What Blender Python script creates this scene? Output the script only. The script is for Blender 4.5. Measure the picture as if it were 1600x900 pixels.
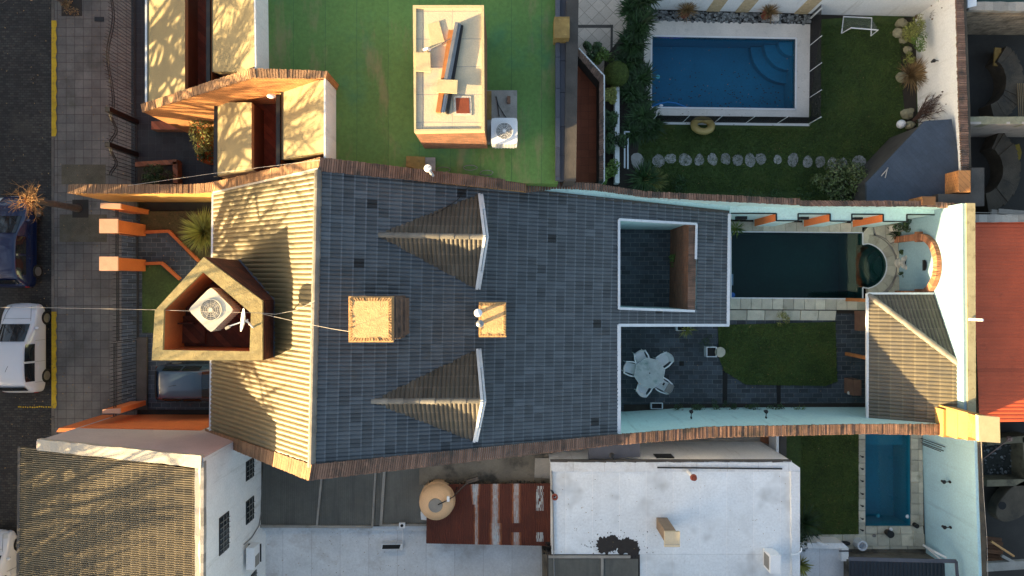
import bpy, bmesh, math, random
from mathutils import Vector, Matrix
R = math.radians
rnd = random.Random(7)
sc = bpy.context.scene
for o in list(bpy.data.objects): bpy.data.objects.remove(o)
# ---------------------------------------------------------------- camera
H, F = 30.0, 1066.67
cd = bpy.data.cameras.new('camera'); cam = bpy.data.objects.new('camera', cd)
sc.collection.objects.link(cam); cam.location = (0, 0, H); cd.sensor_width = 36; cd.lens = 24
cd.clip_start = .5; cd.clip_end = 800; sc.camera = cam
# ---------------------------------------------------------------- sky, sun, exposure
SUN = Vector((-.902, -.383, .19)).normalized()
w = bpy.data.worlds.new('World'); sc.world = w; w.use_nodes = True
nt = w.node_tree; bg = nt.nodes['Background']
sky = nt.nodes.new('ShaderNodeTexSky'); sky.sky_type = 'NISHITA'; sky.sun_disc = False
sky.sun_elevation = math.asin(SUN.z); sky.sun_rotation = math.atan2(SUN.x, SUN.y) % (2*math.pi)
sky.air_density = 1.0; sky.dust_density = 3.0; sky.ozone_density = .35
nt.links.new(sky.outputs[0], bg.inputs[0]); bg.inputs[1].default_value = .09
sd = bpy.data.lights.new('sun', 'SUN'); sd.energy = 5; sd.angle = R(.4); sd.color = (1, .72, .36)
so = bpy.data.objects.new('sun', sd); sc.collection.objects.link(so)
so.rotation_euler = (-SUN).to_track_quat('-Z', 'Y').to_euler(); so.location = SUN*80
sc.view_settings.view_transform = 'Standard'; sc.view_settings.look = 'None'
sc.view_settings.gamma = 1; sc.view_settings.use_curve_mapping = False
sc.view_settings.exposure = 2.28
# ---------------------------------------------------------------- helpers
def P(px, py, z=0.):
    s = (H-z)/F
    return Vector(((px-800)*s, (450-py)*s, z))
def PL(pts, z=None):
    return [P(p[0], p[1], p[2] if len(p) > 2 else z) for p in pts]
class MB:
    def __init__(s): s.v = []; s.f = []; s.t = []
    def add(s, vs, fs, tone=.5):
        n = len(s.v); s.v += [Vector(a) for a in vs]
        s.f += [tuple(n+i for i in f) for f in fs]
        s.t += [tone]*len(fs) if not isinstance(tone, list) else tone
        return s
    def quad(s, *a, tone=.5): return s.add(a, [tuple(range(len(a)))], tone)
    def prism(s, top, zb, tone=.5, cap=True):
        n = len(top); bot = [Vector((p.x, p.y, zb)) for p in top] if not isinstance(zb, list) else zb
        fs = [(i, (i+1) % n, n+(i+1) % n, n+i) for i in range(n)]
        if cap: fs += [tuple(range(n)), tuple(range(2*n-1, n-1, -1))]
        return s.add(list(top)+bot, fs, tone)
    def px(s, pts, z, zb, tone=.5): return s.prism(PL(pts, z), zb, tone)
    def box(s, c, d, rz=0, tone=.5, m=None):
        c = Vector(c); m = m or Matrix.Rotation(rz, 3, 'Z'); a, b, h = d[0]/2, d[1]/2, d[2]/2
        vs = [c+m@Vector((x, y, z)) for z in (-h, h) for x, y in ((-a, -b), (a, -b), (a, b), (-a, b))]
        return s.add(vs, [(0, 3, 2, 1), (4, 5, 6, 7), (0, 1, 5, 4), (1, 2, 6, 5), (2, 3, 7, 6), (3, 0, 4, 7)], tone)
    def bar(s, a, b, w_, h_, tone=.5):
        a, b = Vector(a), Vector(b); d = b-a; L = d.length; d.normalize()
        up = Vector((0, 0, 1)) if abs(d.z) < .98 else Vector((0, 1, 0))
        y = up.cross(d).normalized(); z = d.cross(y)
        m = Matrix((d, y, z)).transposed()
        return s.box((a+b)/2, (L, w_, h_), tone=tone, m=m)
    def tube(s, pts, r, n=6, tone=.5, cap=True):
        pts = [Vector(p) for p in pts]; rs = r if isinstance(r, (list, tuple)) else [r]*len(pts)
        vs = []; fs = []
        for i, p in enumerate(pts):
            d = (pts[min(i+1, len(pts)-1)]-pts[max(i-1, 0)])
            if d.length < 1e-6: d = Vector((0, 0, 1))
            d.normalize(); a = d.orthogonal().normalized() if i == 0 else (a-d*a.dot(d)).normalized()
            b = d.cross(a)
            vs += [p+(a*math.cos(2*math.pi*k/n)+b*math.sin(2*math.pi*k/n))*rs[i] for k in range(n)]
        for i in range(len(pts)-1):
            fs += [(i*n+k, i*n+(k+1) % n, (i+1)*n+(k+1) % n, (i+1)*n+k) for k in range(n)]
        if cap: fs += [tuple(range(n-1, -1, -1)), tuple((len(pts)-1)*n+k for k in range(n))]
        return s.add(vs, fs, tone)
    def cyl(s, c, r, z0, z1, n=20, r2=None, tone=.5):
        c = Vector(c); return s.tube([(c.x, c.y, z0), (c.x, c.y, z1)], [r, r if r2 is None else r2], n, tone)
    def ring(s, c, r0, r1, z0, z1, n=28, tone=.5):
        vs = []; 
        for r, z in ((r0, z0), (r1, z0), (r1, z1), (r0, z1)):
            vs += [Vector((c[0]+r*math.cos(2*math.pi*k/n), c[1]+r*math.sin(2*math.pi*k/n), z)) for k in range(n)]
        fs = [(j*n+k, j*n+(k+1) % n, ((j+1) % 4)*n+(k+1) % n, ((j+1) % 4)*n+k) for j in range(4) for k in range(n)]
        return s.add(vs, fs, tone)
    def ball(s, c, r, n=10, m=7, tone=.5, jit=0):
        c = Vector(c); r = Vector(r) if not isinstance(r, (int, float)) else Vector((r, r, r))
        vs = [c+Vector((0, 0, r.z))]; 
        for i in range(1, m):
            a = math.pi*i/m
            for k in range(n):
                q = 1+rnd.uniform(-jit, jit)
                vs.append(c+Vector((r.x*math.sin(a)*math.cos(2*math.pi*k/n)*q, r.y*math.sin(a)*math.sin(2*math.pi*k/n)*q, r.z*math.cos(a)*q)))
        vs.append(c-Vector((0, 0, r.z))); L = len(vs)-1
        fs = [(0, 1+k, 1+(k+1) % n) for k in range(n)]
        for i in range(m-2): fs += [(1+i*n+k, 1+(i+1)*n+k, 1+(i+1)*n+(k+1) % n, 1+i*n+(k+1) % n) for k in range(n)]
        fs += [(L, 1+(m-2)*n+(k+1) % n, 1+(m-2)*n+k) for k in range(n)]
        return s.add(vs, fs, tone)
    def strip(s, a, b, zb, tone=.5):
        """wall between two top polylines a, b (Vectors), dropped to zb"""
        n = len(a); vs = []
        for i in range(n): vs += [a[i], b[i], Vector((b[i].x, b[i].y, zb)), Vector((a[i].x, a[i].y, zb))]
        fs = []
        for i in range(n-1): fs += [(4*i+k, 4*i+(k+1) % 4, 4*i+4+(k+1) % 4, 4*i+4+k) for k in range(4)]
        fs += [(0, 1, 2, 3), tuple(4*n-4+k for k in (3, 2, 1, 0))]
        return s.add(vs, fs, tone)
WL = {}
def finish(name, mb, mt, loc, smooth=False, bevel=0):
    me = bpy.data.meshes.new(name)
    me.from_pydata([v-loc for v in mb.v], [], mb.f); me.update()
    at = me.attributes.new('tone', 'FLOAT', 'FACE'); at.data.foreach_set('value', mb.t)
    bm = bmesh.new(); bm.from_mesh(me); bmesh.ops.recalc_face_normals(bm, faces=bm.faces)
    if smooth:
        for f in bm.faces: f.smooth = True
    bm.to_mesh(me); bm.free(); me.materials.append(mt)
    if smooth: me.set_sharp_from_angle(angle=R(50))
    o = bpy.data.objects.new(name, me); sc.collection.objects.link(o)
    if bevel:
        b = o.modifiers.new('bevel', 'BEVEL'); b.width = bevel; b.segments = 2; b.limit_method = 'ANGLE'
    return o
def part(name, mb, mt, parent, smooth=False, label=None, bevel=0):
    loc = WL[parent.name]
    o = finish(name, mb, mt, loc, smooth, bevel); o.parent = parent; WL[o.name] = loc
    if label: o['label'] = label
    return o
def thing(name, label, cat, loc=(0, 0, 0), group=None):
    o = bpy.data.objects.new(name, None); sc.collection.objects.link(o); o.location = loc
    o.empty_display_size = .3
    WL[o.name] = Vector(loc); o['label'] = label; o['category'] = cat
    if group: o['group'] = group
    return o
def solo(name, mb, mt, label, cat, smooth=False, group=None, kind=None, bevel=0):
    xs = [v.x for v in mb.v]; ys = [v.y for v in mb.v]; z = min(v.z for v in mb.v)
    loc = Vector(((min(xs)+max(xs))/2, (min(ys)+max(ys))/2, z))
    o = finish(name, mb, mt, loc, smooth, bevel); o.location = loc; WL[o.name] = loc
    o['label'] = label; o['category'] = cat
    if group: o['group'] = group
    if kind: o['kind'] = kind
    return o
def struct(name, mb, mt, label=None, cat=None):
    o = finish(name, mb, mt, Vector((0, 0, 0))); o['kind'] = 'structure'; WL[o.name] = Vector((0, 0, 0))
    o['label'] = label or ('the '+name.replace('_', ' ')); o['category'] = cat or name.split('_')[-1]
    return o
def copy_tree(o, parent=None):
    c = o.copy(); sc.collection.objects.link(c); WL[c.name] = Vector((0, 0, 0))
    if parent is not None: c.parent = parent
    for ch in list(o.children): copy_tree(ch, c)
    return c
# ---------------------------------------------------------------- materials
def mat(name, col, var=.18, ns=2.5, rough=.8, bump=.25, bs=25, tone=0., brick=None, stain=None, stain2=None,
        metal=0, stretch=(1, 1, 1), spec=.4, coat=0, tonecol=None, fine=.1, tonemid=None):
    m = bpy.data.materials.new(name); m.use_nodes = True; t = m.node_tree; N = t.nodes; L = t.links
    b = N['Principled BSDF']; b.inputs['Roughness'].default_value = rough; b.inputs['Metallic'].default_value = metal
    b.inputs['Specular IOR Level'].default_value = spec
    if coat: b.inputs['Coat Weight'].default_value = coat; b.inputs['Coat Roughness'].default_value = .08
    geo = N.new('ShaderNodeNewGeometry'); mp = N.new('ShaderNodeMapping'); mp.inputs['Scale'].default_value = stretch
    L.new(geo.outputs['Position'], mp.inputs[0]); V = mp.outputs[0]
    def noise(sc_, det=6, vec=V, ro=.6):
        n = N.new('ShaderNodeTexNoise'); n.inputs['Scale'].default_value = sc_; n.inputs['Detail'].default_value = det
        n.inputs['Roughness'].default_value = ro; L.new(vec, n.inputs['Vector']); return n.outputs['Fac']
    def mul(c, f, lo, hi):      # c * map(f)
        mr = N.new('ShaderNodeMapRange'); L.new(f, mr.inputs[0]); mr.inputs[1].default_value = .25; mr.inputs[2].default_value = .75
        mr.inputs[3].default_value = lo; mr.inputs[4].default_value = hi
        x = N.new('ShaderNodeVectorMath'); x.operation = 'SCALE'; L.new(c, x.inputs[0]); L.new(mr.outputs[0], x.inputs['Scale']); return x.outputs[0]
    def mix(c1, c2, f):
        x = N.new('ShaderNodeMix'); x.data_type = 'RGBA'
        if isinstance(c1, tuple): x.inputs[6].default_value = (*c1, 1)
        else: L.new(c1, x.inputs[6])
        if isinstance(c2, tuple): x.inputs[7].default_value = (*c2, 1)
        else: L.new(c2, x.inputs[7])
        if isinstance(f, float): x.inputs[0].default_value = f
        else: L.new(f, x.inputs[0])
        return x.outputs[2]
    rgb = N.new('ShaderNodeRGB'); rgb.outputs[0].default_value = (*col, 1); c = rgb.outputs[0]
    height = None
    at = N.new('ShaderNodeAttribute'); at.attribute_name = 'tone'; T = at.outputs['Fac']
    if brick:
        bw, bh, mo, mcol, kw = brick
        vec = geo.outputs['Position']
        if kw.get('wall'):
            sx = N.new('ShaderNodeSeparateXYZ'); L.new(vec, sx.inputs[0]); ad = N.new('ShaderNodeMath'); L.new(sx.outputs[0], ad.inputs[0]); L.new(sx.outputs[1], ad.inputs[1])
            cx = N.new('ShaderNodeCombineXYZ'); L.new(ad.outputs[0], cx.inputs[0]); L.new(sx.outputs[2], cx.inputs[1]); vec = cx.outputs[0]
        m2 = N.new('ShaderNodeMapping'); m2.inputs['Rotation'].default_value = (0, 0, R(kw.get('rot', 0))); m2.inputs['Location'].default_value = (*kw.get('loc', (0, 0)), 0); L.new(vec, m2.inputs[0])
        if kw.get('warp'):
            nw = N.new('ShaderNodeTexNoise'); nw.inputs['Scale'].default_value = 1.5; L.new(m2.outputs[0], nw.inputs[0])
            va = N.new('ShaderNodeVectorMath'); va.operation = 'MULTIPLY_ADD'; va.inputs[1].default_value = (kw['warp'],)*3
            L.new(nw.outputs['Color'], va.inputs[0]); L.new(m2.outputs[0], va.inputs[2]); v2 = va.outputs[0]
        else: v2 = m2.outputs[0]
        bt = N.new('ShaderNodeTexBrick'); L.new(v2, bt.inputs[0]); bt.offset = kw.get('off', .5)
        bt.inputs['Scale'].default_value = 1; bt.inputs['Brick Width'].default_value = bw; bt.inputs['Row Height'].default_value = bh
        bt.inputs['Mortar Size'].default_value = mo; bt.inputs['Mortar Smooth'].default_value = .3
        bt.inputs['Color1'].default_value = (*[a*kw.get('lo', .7) for a in col], 1); bt.inputs['Color2'].default_value = (*[min(1, a*kw.get('hi', 1.3)) for a in col], 1)
        bt.inputs['Mortar'].default_value = (*mcol, 1); bt.inputs['Bias'].default_value = kw.get('bias', 0)
        c = bt.outputs['Color']; height = bt.outputs['Fac']
    if tonemid:
        a1 = N.new('ShaderNodeMapRange'); L.new(T, a1.inputs[0]); a1.inputs[1].default_value = 0; a1.inputs[2].default_value = .35; c = mix(c, tonemid, a1.outputs[0])
        a2 = N.new('ShaderNodeMapRange'); L.new(T, a2.inputs[0]); a2.inputs[1].default_value = .3; a2.inputs[2].default_value = .75; c = mix(c, tonecol, a2.outputs[0])
    elif tonecol: c = mix(c, tonecol, T)
    elif tone: 
        mr = N.new('ShaderNodeMapRange'); L.new(T, mr.inputs[0]); mr.inputs[3].default_value = 1-tone; mr.inputs[4].default_value = 1+tone
        x = N.new('ShaderNodeVectorMath'); x.operation = 'SCALE'; L.new(c, x.inputs[0]); L.new(mr.outputs[0], x.inputs['Scale']); c = x.outputs[0]
    if var: c = mul(c, noise(ns), 1-var, 1+var)
    if fine: c = mul(c, noise(ns*14, 3), 1-fine, 1+fine)
    for st in (stain, stain2):
        if st:
            scol, amt, ss, th = st[:4]; vv = V
            if len(st) > 4:
                m3 = N.new('ShaderNodeMapping'); m3.inputs['Scale'].default_value = st[4]; L.new(geo.outputs['Position'], m3.inputs[0]); vv = m3.outputs[0]
            f = noise(ss, 8, vv, .65); cr = N.new('ShaderNodeMapRange'); L.new(f, cr.inputs[0]); cr.inputs[1].default_value = th; cr.inputs[2].default_value = th+.14; cr.inputs[4].default_value = amt
            c = mix(c, scol, cr.outputs[0])
    L.new(c, b.inputs['Base Color'])
    if bump or height:
        bp = N.new('ShaderNodeBump'); bp.inputs['Strength'].default_value = bump; bp.inputs['Distance'].default_value = .03
        L.new(noise(bs, 4), bp.inputs['Height']); out = bp.outputs[0]
        if height:
            b2 = N.new('ShaderNodeBump'); b2.invert = True; b2.inputs['Strength'].default_value = .6; b2.inputs['Distance'].default_value = .01
            L.new(height, b2.inputs['Height']); L.new(out, b2.inputs['Normal']); out = b2.outputs[0]
        L.new(out, b.inputs['Normal'])
    return m
def glassy(name, tint, rough=.05, fac=.9):
    m = bpy.data.materials.new(name); m.use_nodes = True; t = m.node_tree; N = t.nodes; L = t.links
    N.remove(N['Principled BSDF']); out = N['Material Output']
    tr = N.new('ShaderNodeBsdfTransparent'); tr.inputs[0].default_value = (*tint, 1)
    gl = N.new('ShaderNodeBsdfGlossy'); gl.inputs['Roughness'].default_value = rough
    fr = N.new('ShaderNodeFresnel'); fr.inputs[0].default_value = 1.33
    n = N.new('ShaderNodeTexNoise'); n.inputs['Scale'].default_value = 3; n.inputs['Detail'].default_value = 3
    bp = N.new('ShaderNodeBump'); bp.inputs['Strength'].default_value = .07; bp.inputs['Distance'].default_value = .05
    geo = N.new('ShaderNodeNewGeometry'); L.new(geo.outputs['Position'], n.inputs[0]); L.new(n.outputs[0], bp.inputs['Height'])
    L.new(bp.outputs[0], gl.inputs['Normal']); L.new(bp.outputs[0], fr.inputs['Normal'])
    mx = N.new('ShaderNodeMixShader'); L.new(fr.outputs[0], mx.inputs[0]); L.new(tr.outputs[0], mx.inputs[1]); L.new(gl.outputs[0], mx.inputs[2]); L.new(mx.outputs[0], out.inputs[0])
    return m
def mesh_mat(name, col, alpha):
    m = mat(name, col, bump=0); t = m.node_tree; t.nodes['Principled BSDF'].inputs['Alpha'].default_value = alpha; return m
M = dict(
 soil=mat('soil', (.03, .024, .018), .3), 
 cobble=mat('cobble', (.036, .032, .027), .4, .6, brick=(.19, .105, .014, (.016, .014, .012), dict(lo=.6, hi=1.45, warp=.05)), stain=((.075, .062, .045), .5, .5, .56), rough=.7),
 walk=mat('pavement_tile', (.125, .112, .098), .34, .7, brick=(.375, .38, .009, (.04, .032, .026), dict(off=0, lo=.84, hi=1.14, warp=.012, bias=.2)), stain=((.05, .046, .036), .6, .45, .56), stain2=((.06, .075, .035), .4, .9, .62), rough=.75),
 kerb=mat('kerb_stone', (.13, .11, .09), .3, tone=.2),
 yellow=mat('yellow_paint', (.50, .32, .015), .25, 3, stain=((.09, .075, .06), .9, 7, .55)),
 white=mat('white_paint', (.72, .72, .72), .06, stain=((.4, .38, .35), .4, 1.2, .6)),
 whitewall=mat('white_wall', (.80, .80, .79), .06, 1.2, stain=((.48, .46, .42), .5, 1.3, .56, (3, 3, .3)), stain2=((.3, .29, .26), .4, 2.5, .66)),
 pinkwall=mat('pale_pink_wall', (.52, .45, .43), .08, 1.2),
 capwhite=mat('white_cap', (.45, .41, .34), .08, 2, stain=((.25, .2, .14), .8, 5, .62)),
 mint=mat('mint_wall', (.56, .76, .74), .06, 1., stain=((.30, .42, .40), .5, 1.3, .56, (3, 3, .3)), stain2=((.12, .13, .11), .55, 3, .68)),
 bluewall=mat('blue_wall_dimmed_for_sun', (.22, .35, .42), .06, 1., stain=((.16, .27, .33), .45, 1.2, .55, (3, 3, .3))), bluewall_shade=mat('blue_wall_raised_for_shade', (.44, .68, .76), .06, 1., stain=((.30, .48, .56), .5, 1.2, .55, (3, 3, .3))),  # one blue paint twice: dimmed for the sunlit wall, lighter for the shaded
 white_roof=mat('white_roof_membrane', (.74, .77, .79), .12, .8, brick=(1.05, 60, .014, (.85, .86, .87), dict(lo=.95, hi=1.05, off=0)), stain=((.42, .43, .43), .65, .7, .54), stain2=((.12, .11, .1), .5, 1.6, .66, (2, .5, 1)), bump=.2),
 white_roof2=mat('white_roof_slab', (.68, .70, .72), .13, .9, brick=(1.2, 60, .01, (.5, .5, .52), dict(lo=.96, hi=1.04, off=0)), stain=((.40, .37, .35), .6, .8, .54), stain2=((.14, .12, .11), .6, 2., .66, (2, .6, 1)), bump=.2),
 orange=mat('orange_render', (.50, .135, .035), .12, 1.5, rough=.85, stain=((.3, .07, .02), .35, 2, .6)),
 orange2=mat('bright_orange_render', (.72, .19, .055), .06, 1.5, rough=.85),
 peach=mat('peach_cap', (.58, .33, .22), .1, 3),
 ochre=mat('ochre_render', (.60, .31, .09), .15, 2.2, stain=((.25, .11, .03), .4, 1.4, .6, (.3, 1, 3))),
 cream=mat('cream_slab', (.27, .22, .12), .1, 1.5, stain=((.3, .24, .13), .3, .8, .58, (1, .3, 1))),
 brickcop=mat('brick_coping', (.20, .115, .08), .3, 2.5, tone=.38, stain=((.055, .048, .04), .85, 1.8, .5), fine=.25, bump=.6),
 brickcop_lit=mat('sunlit_brick_coping', (.30, .17, .09), .25, 2.5, tone=.2, stain=((.18, .10, .06), .6, 3, .55), fine=.25, bump=.6),  # brick_coping again, brighter and warmer for the stretches in sun
 brickwall=mat('brick_wall', (.26, .105, .055), .2, 2, brick=(.24, .075, .012, (.16, .11, .08), dict(wall=1, lo=.7, hi=1.35))),
 brickwallo=mat('orange_brick_wall', (.50, .22, .075), .2, 2, brick=(.24, .07, .01, (.22, .1, .04), dict(wall=1, lo=.8, hi=1.2))),
 redbrick=mat('dark_red_cladding', (.10, .028, .014), .35, 4, brick=(.3, .07, .01, (.05, .015, .01), dict(wall=1, lo=.6, hi=1.5)), stretch=(1, 1, 1)),
 slate=mat('roof_tile_glazed', (.084, .098, .112), .13, 1.3, rough=.5, tone=.85, bump=.12, stain=((.075, .065, .05), .5, 1.1, .6), spec=.5),
 slate_sunlit=mat('roof_tile_sunlit', (.125, .098, .045), .16, 1.3, rough=.38, spec=1.0, tone=.35, bump=.15, stain=((.12, .1, .07), .5, 1.4, .62)),  # same tile as slate, sunlight put in as a warmer colour
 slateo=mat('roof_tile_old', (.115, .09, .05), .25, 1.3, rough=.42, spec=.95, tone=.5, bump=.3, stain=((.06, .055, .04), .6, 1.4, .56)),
 slatep=mat('roof_tile_shade_darkened', (.105, .090, .062), .25, 1.3, rough=.5, tone=.5, spec=.8, bump=.2, stain=((.06, .06, .06), .5, 1.0, .52)), slateb=mat('roof_tile_brown', (.088, .076, .06), .3, 1.3, rough=.6, tone=.5, bump=.25, stain=((.05, .05, .035), .6, 1.4, .56)),  # slatep is darkened for shadow lying on the pool house roof
 ridge=mat('ridge_tile', (.16, .15, .13), .25, 3, rough=.55, tone=.4),
 trim=mat('white_trim', (.62, .66, .70), .1, 3, rough=.5, stain=((.3, .22, .17), .6, 3, .62)),
 lichen=mat('lichen_concrete', (.36, .28, .12), .3, 5, bump=.7, bs=30, stain=((.14, .10, .04), .8, 9, .56), stain2=((.5, .44, .3), .6, 12, .6)),
 green=mat('green_roof_coat', (.11, .215, .05), .16, .55, rough=.75, brick=(1.05, 70, .010, (.065, .14, .045), dict(off=0, lo=.93, hi=1.08, warp=.04)), stain=((.26, .21, .10), .65, .7, .53, (1.8, .45, 1)), stain2=((.03, .15, .085), .55, .28, .54), fine=.16, bump=.2, bs=12),  # teal stain2 patches put the roof's shade into its colour
 darkconc=mat('dark_concrete', (.07, .062, .055), .3, 1.5, stain=((.03, .028, .026), .6, 1, .55)),
 bluegrey=mat('gutter_slate', (.085, .09, .11), .2, 2, tone=.4),
 conc=mat('concrete', (.30, .28, .25), .2, 1.5, stain=((.12, .11, .09), .6, 1.6, .56), tone=.25),
 stain_conc=mat('stained_concrete', (.16, .14, .11), .35, 1.2, stain=((.03, .03, .026), .9, 1.1, .5)),
 slab=mat('roof_screed', (.52, .44, .31), .1, 2, brick=(.9, .85, .012, (.3, .28, .25), dict(off=0, lo=.93, hi=1.07, warp=.05)), stain=((.3, .3, .3), .5, 1.5, .56)),
 red_tile=mat('red_terrace_tile', (.30, .085, .04), .15, 2, brick=(.3, .3, .006, (.16, .06, .035), dict(off=0, lo=.85, hi=1.15, rot=0))),
 paver=mat('slate_paver', (.040, .052, .064), .3, 1.1, brick=(.42, .2, .008, (.15, .16, .165), dict(lo=.6, hi=1.4, warp=.03)), stain=((.02, .027, .034), .6, .7, .5), rough=.6),
 paverc=mat('courtyard_paver', (.065, .085, .10), .3, 1.1, brick=(.4, .2, .009, (.24, .26, .26), dict(lo=.6, hi=1.4, warp=.04)), stain=((.03, .04, .05), .6, .9, .5), rough=.6),
 paverd=mat('dark_tile', (.014, .018, .022), .3, 1.1, brick=(.3, .3, .006, (.035, .04, .045), dict(lo=.8, hi=1.3, off=0)), rough=.6),
 deck=mat('pool_deck_stone', (.66, .61, .55), .1, 1.2, stain=((.32, .3, .27), .4, 2, .58), rough=.7),
 coping=mat('stone_coping', (.48, .46, .37), .2, 2, tone=.22, stain=((.2, .19, .12), .6, 1.6, .56), stain2=((.12, .12, .09), .5, 4, .64)),
 beige=mat('beige_tile', (.50, .42, .35), .12, 1.4, brick=(.45, .45, .01, (.25, .21, .17), dict(off=0, rot=45, lo=.9, hi=1.1))),
 poolblue=mat('pool_paint_blue', (.002, .13, .24), .1, .8, stain=((.006, .07, .15), .5, 2.2, .6), stain2=((.01, .03, .05), .8, 7, .69), bump=.05),
 poolblue2=mat('pool_paint_teal', (.002, .17, .26), .08, .8, bump=.05),
 pooldark=mat('pool_dark_plaster', (.006, .038, .038), .25, .6, bump=.05),
 poolstep=mat('pool_step_plaster', (.035, .075, .042), .25, 1.5, bump=.05),
 poolstepd=mat('pool_stair_plaster', (.006, .042, .042), .25, 1.5, bump=.05),
 water=glassy('pool_water', (.80, .93, .97)), waterd=glassy('dark_pool_water', (.55, .78, .78)),
 grass=mat('lawn_grass', (.046, .080, .016), .4, .8, fine=.35, bump=.9, bs=60, stain=((.065, .075, .014), .7, .8, .5), stain2=((.02, .04, .008), .6, .5, .54)),
 blade=mat('grass_blade', (.058, .096, .018), .3, .8, tone=.5, bump=0),
 leaf=mat('leaf_dark', (.030, .065, .018), .3, 3, tone=.6, bump=0, rough=.5), leafl=mat('leaf_bright', (.10, .17, .03), .3, 3, tone=.5, bump=0, rough=.5),
 leafy=mat('leaf_yellow_green', (.20, .21, .05), .3, 3, tone=.5, bump=0, rough=.6), dry=mat('dry_plant', (.22, .14, .06), .3, 3, tone=.6, bump=0),
 bark=mat('bark', (.10, .08, .065), .3, 6, bump=.6), twig=mat('twig', (.15, .11, .09), .3, 6, bump=0, tone=.3), palm=mat('palm_stub', (.38, .2, .07), .3, 6, tone=.5, bump=.3),
 stone=mat('stepping_stone', (.30, .29, .275), .2, 4, tone=.25, bump=.5), pebble=mat('pebble', (.16, .17, .17), .3, 9, tone=.75, rough=.6),
 rock=mat('rock', (.27, .25, .16), .3, 5, bump=.7), tanstone=mat('tan_stone', (.50, .38, .22), .25, 6, stain=((.75, .65, .5), .7, 9, .55), bump=.4),
 black=mat('black_metal', (.012, .012, .013), .1, rough=.45, bump=0), iron=mat('iron', (.02, .018, .017), .2, rough=.5, bump=0),
 net=mesh_mat('net', (.012, .012, .014), .8), goalnet=mesh_mat('goal_net', (.3, .32, .32), .22),
 plastic=mat('white_plastic', (.78, .79, .80), .05, 3, rough=.4, bump=.05), cream_pl=mat('cream_casing', (.66, .60, .46), .06, 3, rough=.45, bump=.05),
 greyfan=mat('fan_grille', (.22, .21, .19), .15, 4, rough=.5, tone=.5), bronze=mat('bronze', (.2, .14, .07), .2, rough=.5),
 tabletop=mat('marble_table', (.50, .52, .51), .2, 3, stain=((.16, .26, .24), .8, 2.2, .52), rough=.5),
 rust=mat('rusty_sheet', (.10, .024, .013), .25, 1.5, tonecol=(.42, .46, .48), tonemid=(.30, .10, .035), stain=((.055, .018, .012), .5, 2.0, .54, (3, .5, 1)), stain2=((.25, .09, .03), .5, 5, .62, (3, .5, 1)), rough=.7),
 translucent=mat('grey_fibreglass', (.135, .135, .12), .25, .8, stain=((.075, .08, .075), .6, 1.4, .53, (3, .25, 1)), rough=.6, tone=.15),
 redroof=mat('red_sheet', (.56, .095, .032), .12, 1.2, rough=.55, tone=.2, stain=((.2, .035, .02), .5, 1.5, .6)),
 darkroof=mat('dark_blue_sheet', (.022, .03, .042), .15, 1.2, rough=.5, tone=.2),
 felt=mat('felt_shed_roof', (.050, .066, .092), .18, 1.2, brick=(.5, .16, .005, (.04, .053, .075), dict(rot=45, lo=.93, hi=1.07)), rough=.8),
 ochrestain=mat('ochre_board', (.26, .17, .05), .3, 3, stain=((.1, .06, .02), .6, 5, .56)),
 timber=mat('timber', (.34, .13, .04), .2, 5, tone=.3), steel=mat('steel', (.30, .30, .30), .15, 5, rough=.4, metal=.6, tone=.5),
 terracotta=mat('terracotta', (.22, .05, .03), .15, 5), tank=mat('tank_plastic', (.68, .44, .25), .08, 2, rough=.6, stain=((.4, .28, .15), .4, 3, .6)),
 carw=mat('car_paint_white', (.56, .57, .60), .02, 1, rough=.3, bump=0, coat=.8, fine=0), carb=mat('car_paint_blue', (.003, .010, .05), .02, 1, rough=.3, bump=0, coat=1, fine=0),
 card=mat('car_paint_dark_blue', (.03, .06, .10), .02, 1, rough=.3, bump=0, coat=1, fine=0),
 glass=mat('car_glass', (.012, .015, .018), 0, rough=.08, bump=0, spec=.8, fine=0), tyre=mat('tyre', (.015, .015, .015), .1, bump=0), rim=mat('alloy', (.35, .34, .33), .1, metal=.7, rough=.35, bump=0),
 lamp=mat('lamp_lens', (.5, .5, .48), .05, rough=.15, bump=0), lampr=mat('red_lens', (.3, .02, .02), .05, rough=.2, bump=0),
 window=mat('window_glass', (.015, .02, .022), .2, rough=.15, bump=0), chimtop=mat('chimney_top', (.50, .31, .14), .2, 4, tone=.3, stain=((.45, .2, .08), .7, 5, .55), bump=.5),
 chimside=mat('chimney_side', (.17, .11, .08), .3, 3, brick=(.22, .07, .012, (.1, .08, .07), dict(wall=1)), stain=((.05, .045, .04), .6, 2, .5)),
 wire=mat('wire', (.42, .38, .34), 0, bump=0), ring=mat('beige_vinyl', (.40, .29, .10), .15, 3, rough=.35, bump=.1), shade_brown_wall=mat('shade_brown_wall', (.05, .022, .012), .25, 2), cloth=mat('grey_cloth', (.2, .19, .18), .2),
 statue=mat('carved_stone', (.50, .48, .43), .2, 6, stain=((.2, .19, .16), .6, 8, .55), bump=.6), ruin=mat('ruin_concrete', (.075, .06, .042), .35, 1.6, stain=((.03, .028, .024), .7, 1.2, .5), bump=.5),
 board=mat('cement_board', (.50, .41, .24), .1, 5), duct=mat('duct_tape', (.5, .5, .5), .1), nothing=mat('dark_hole', (.01, .01, .01), 0, bump=0),
)
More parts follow.
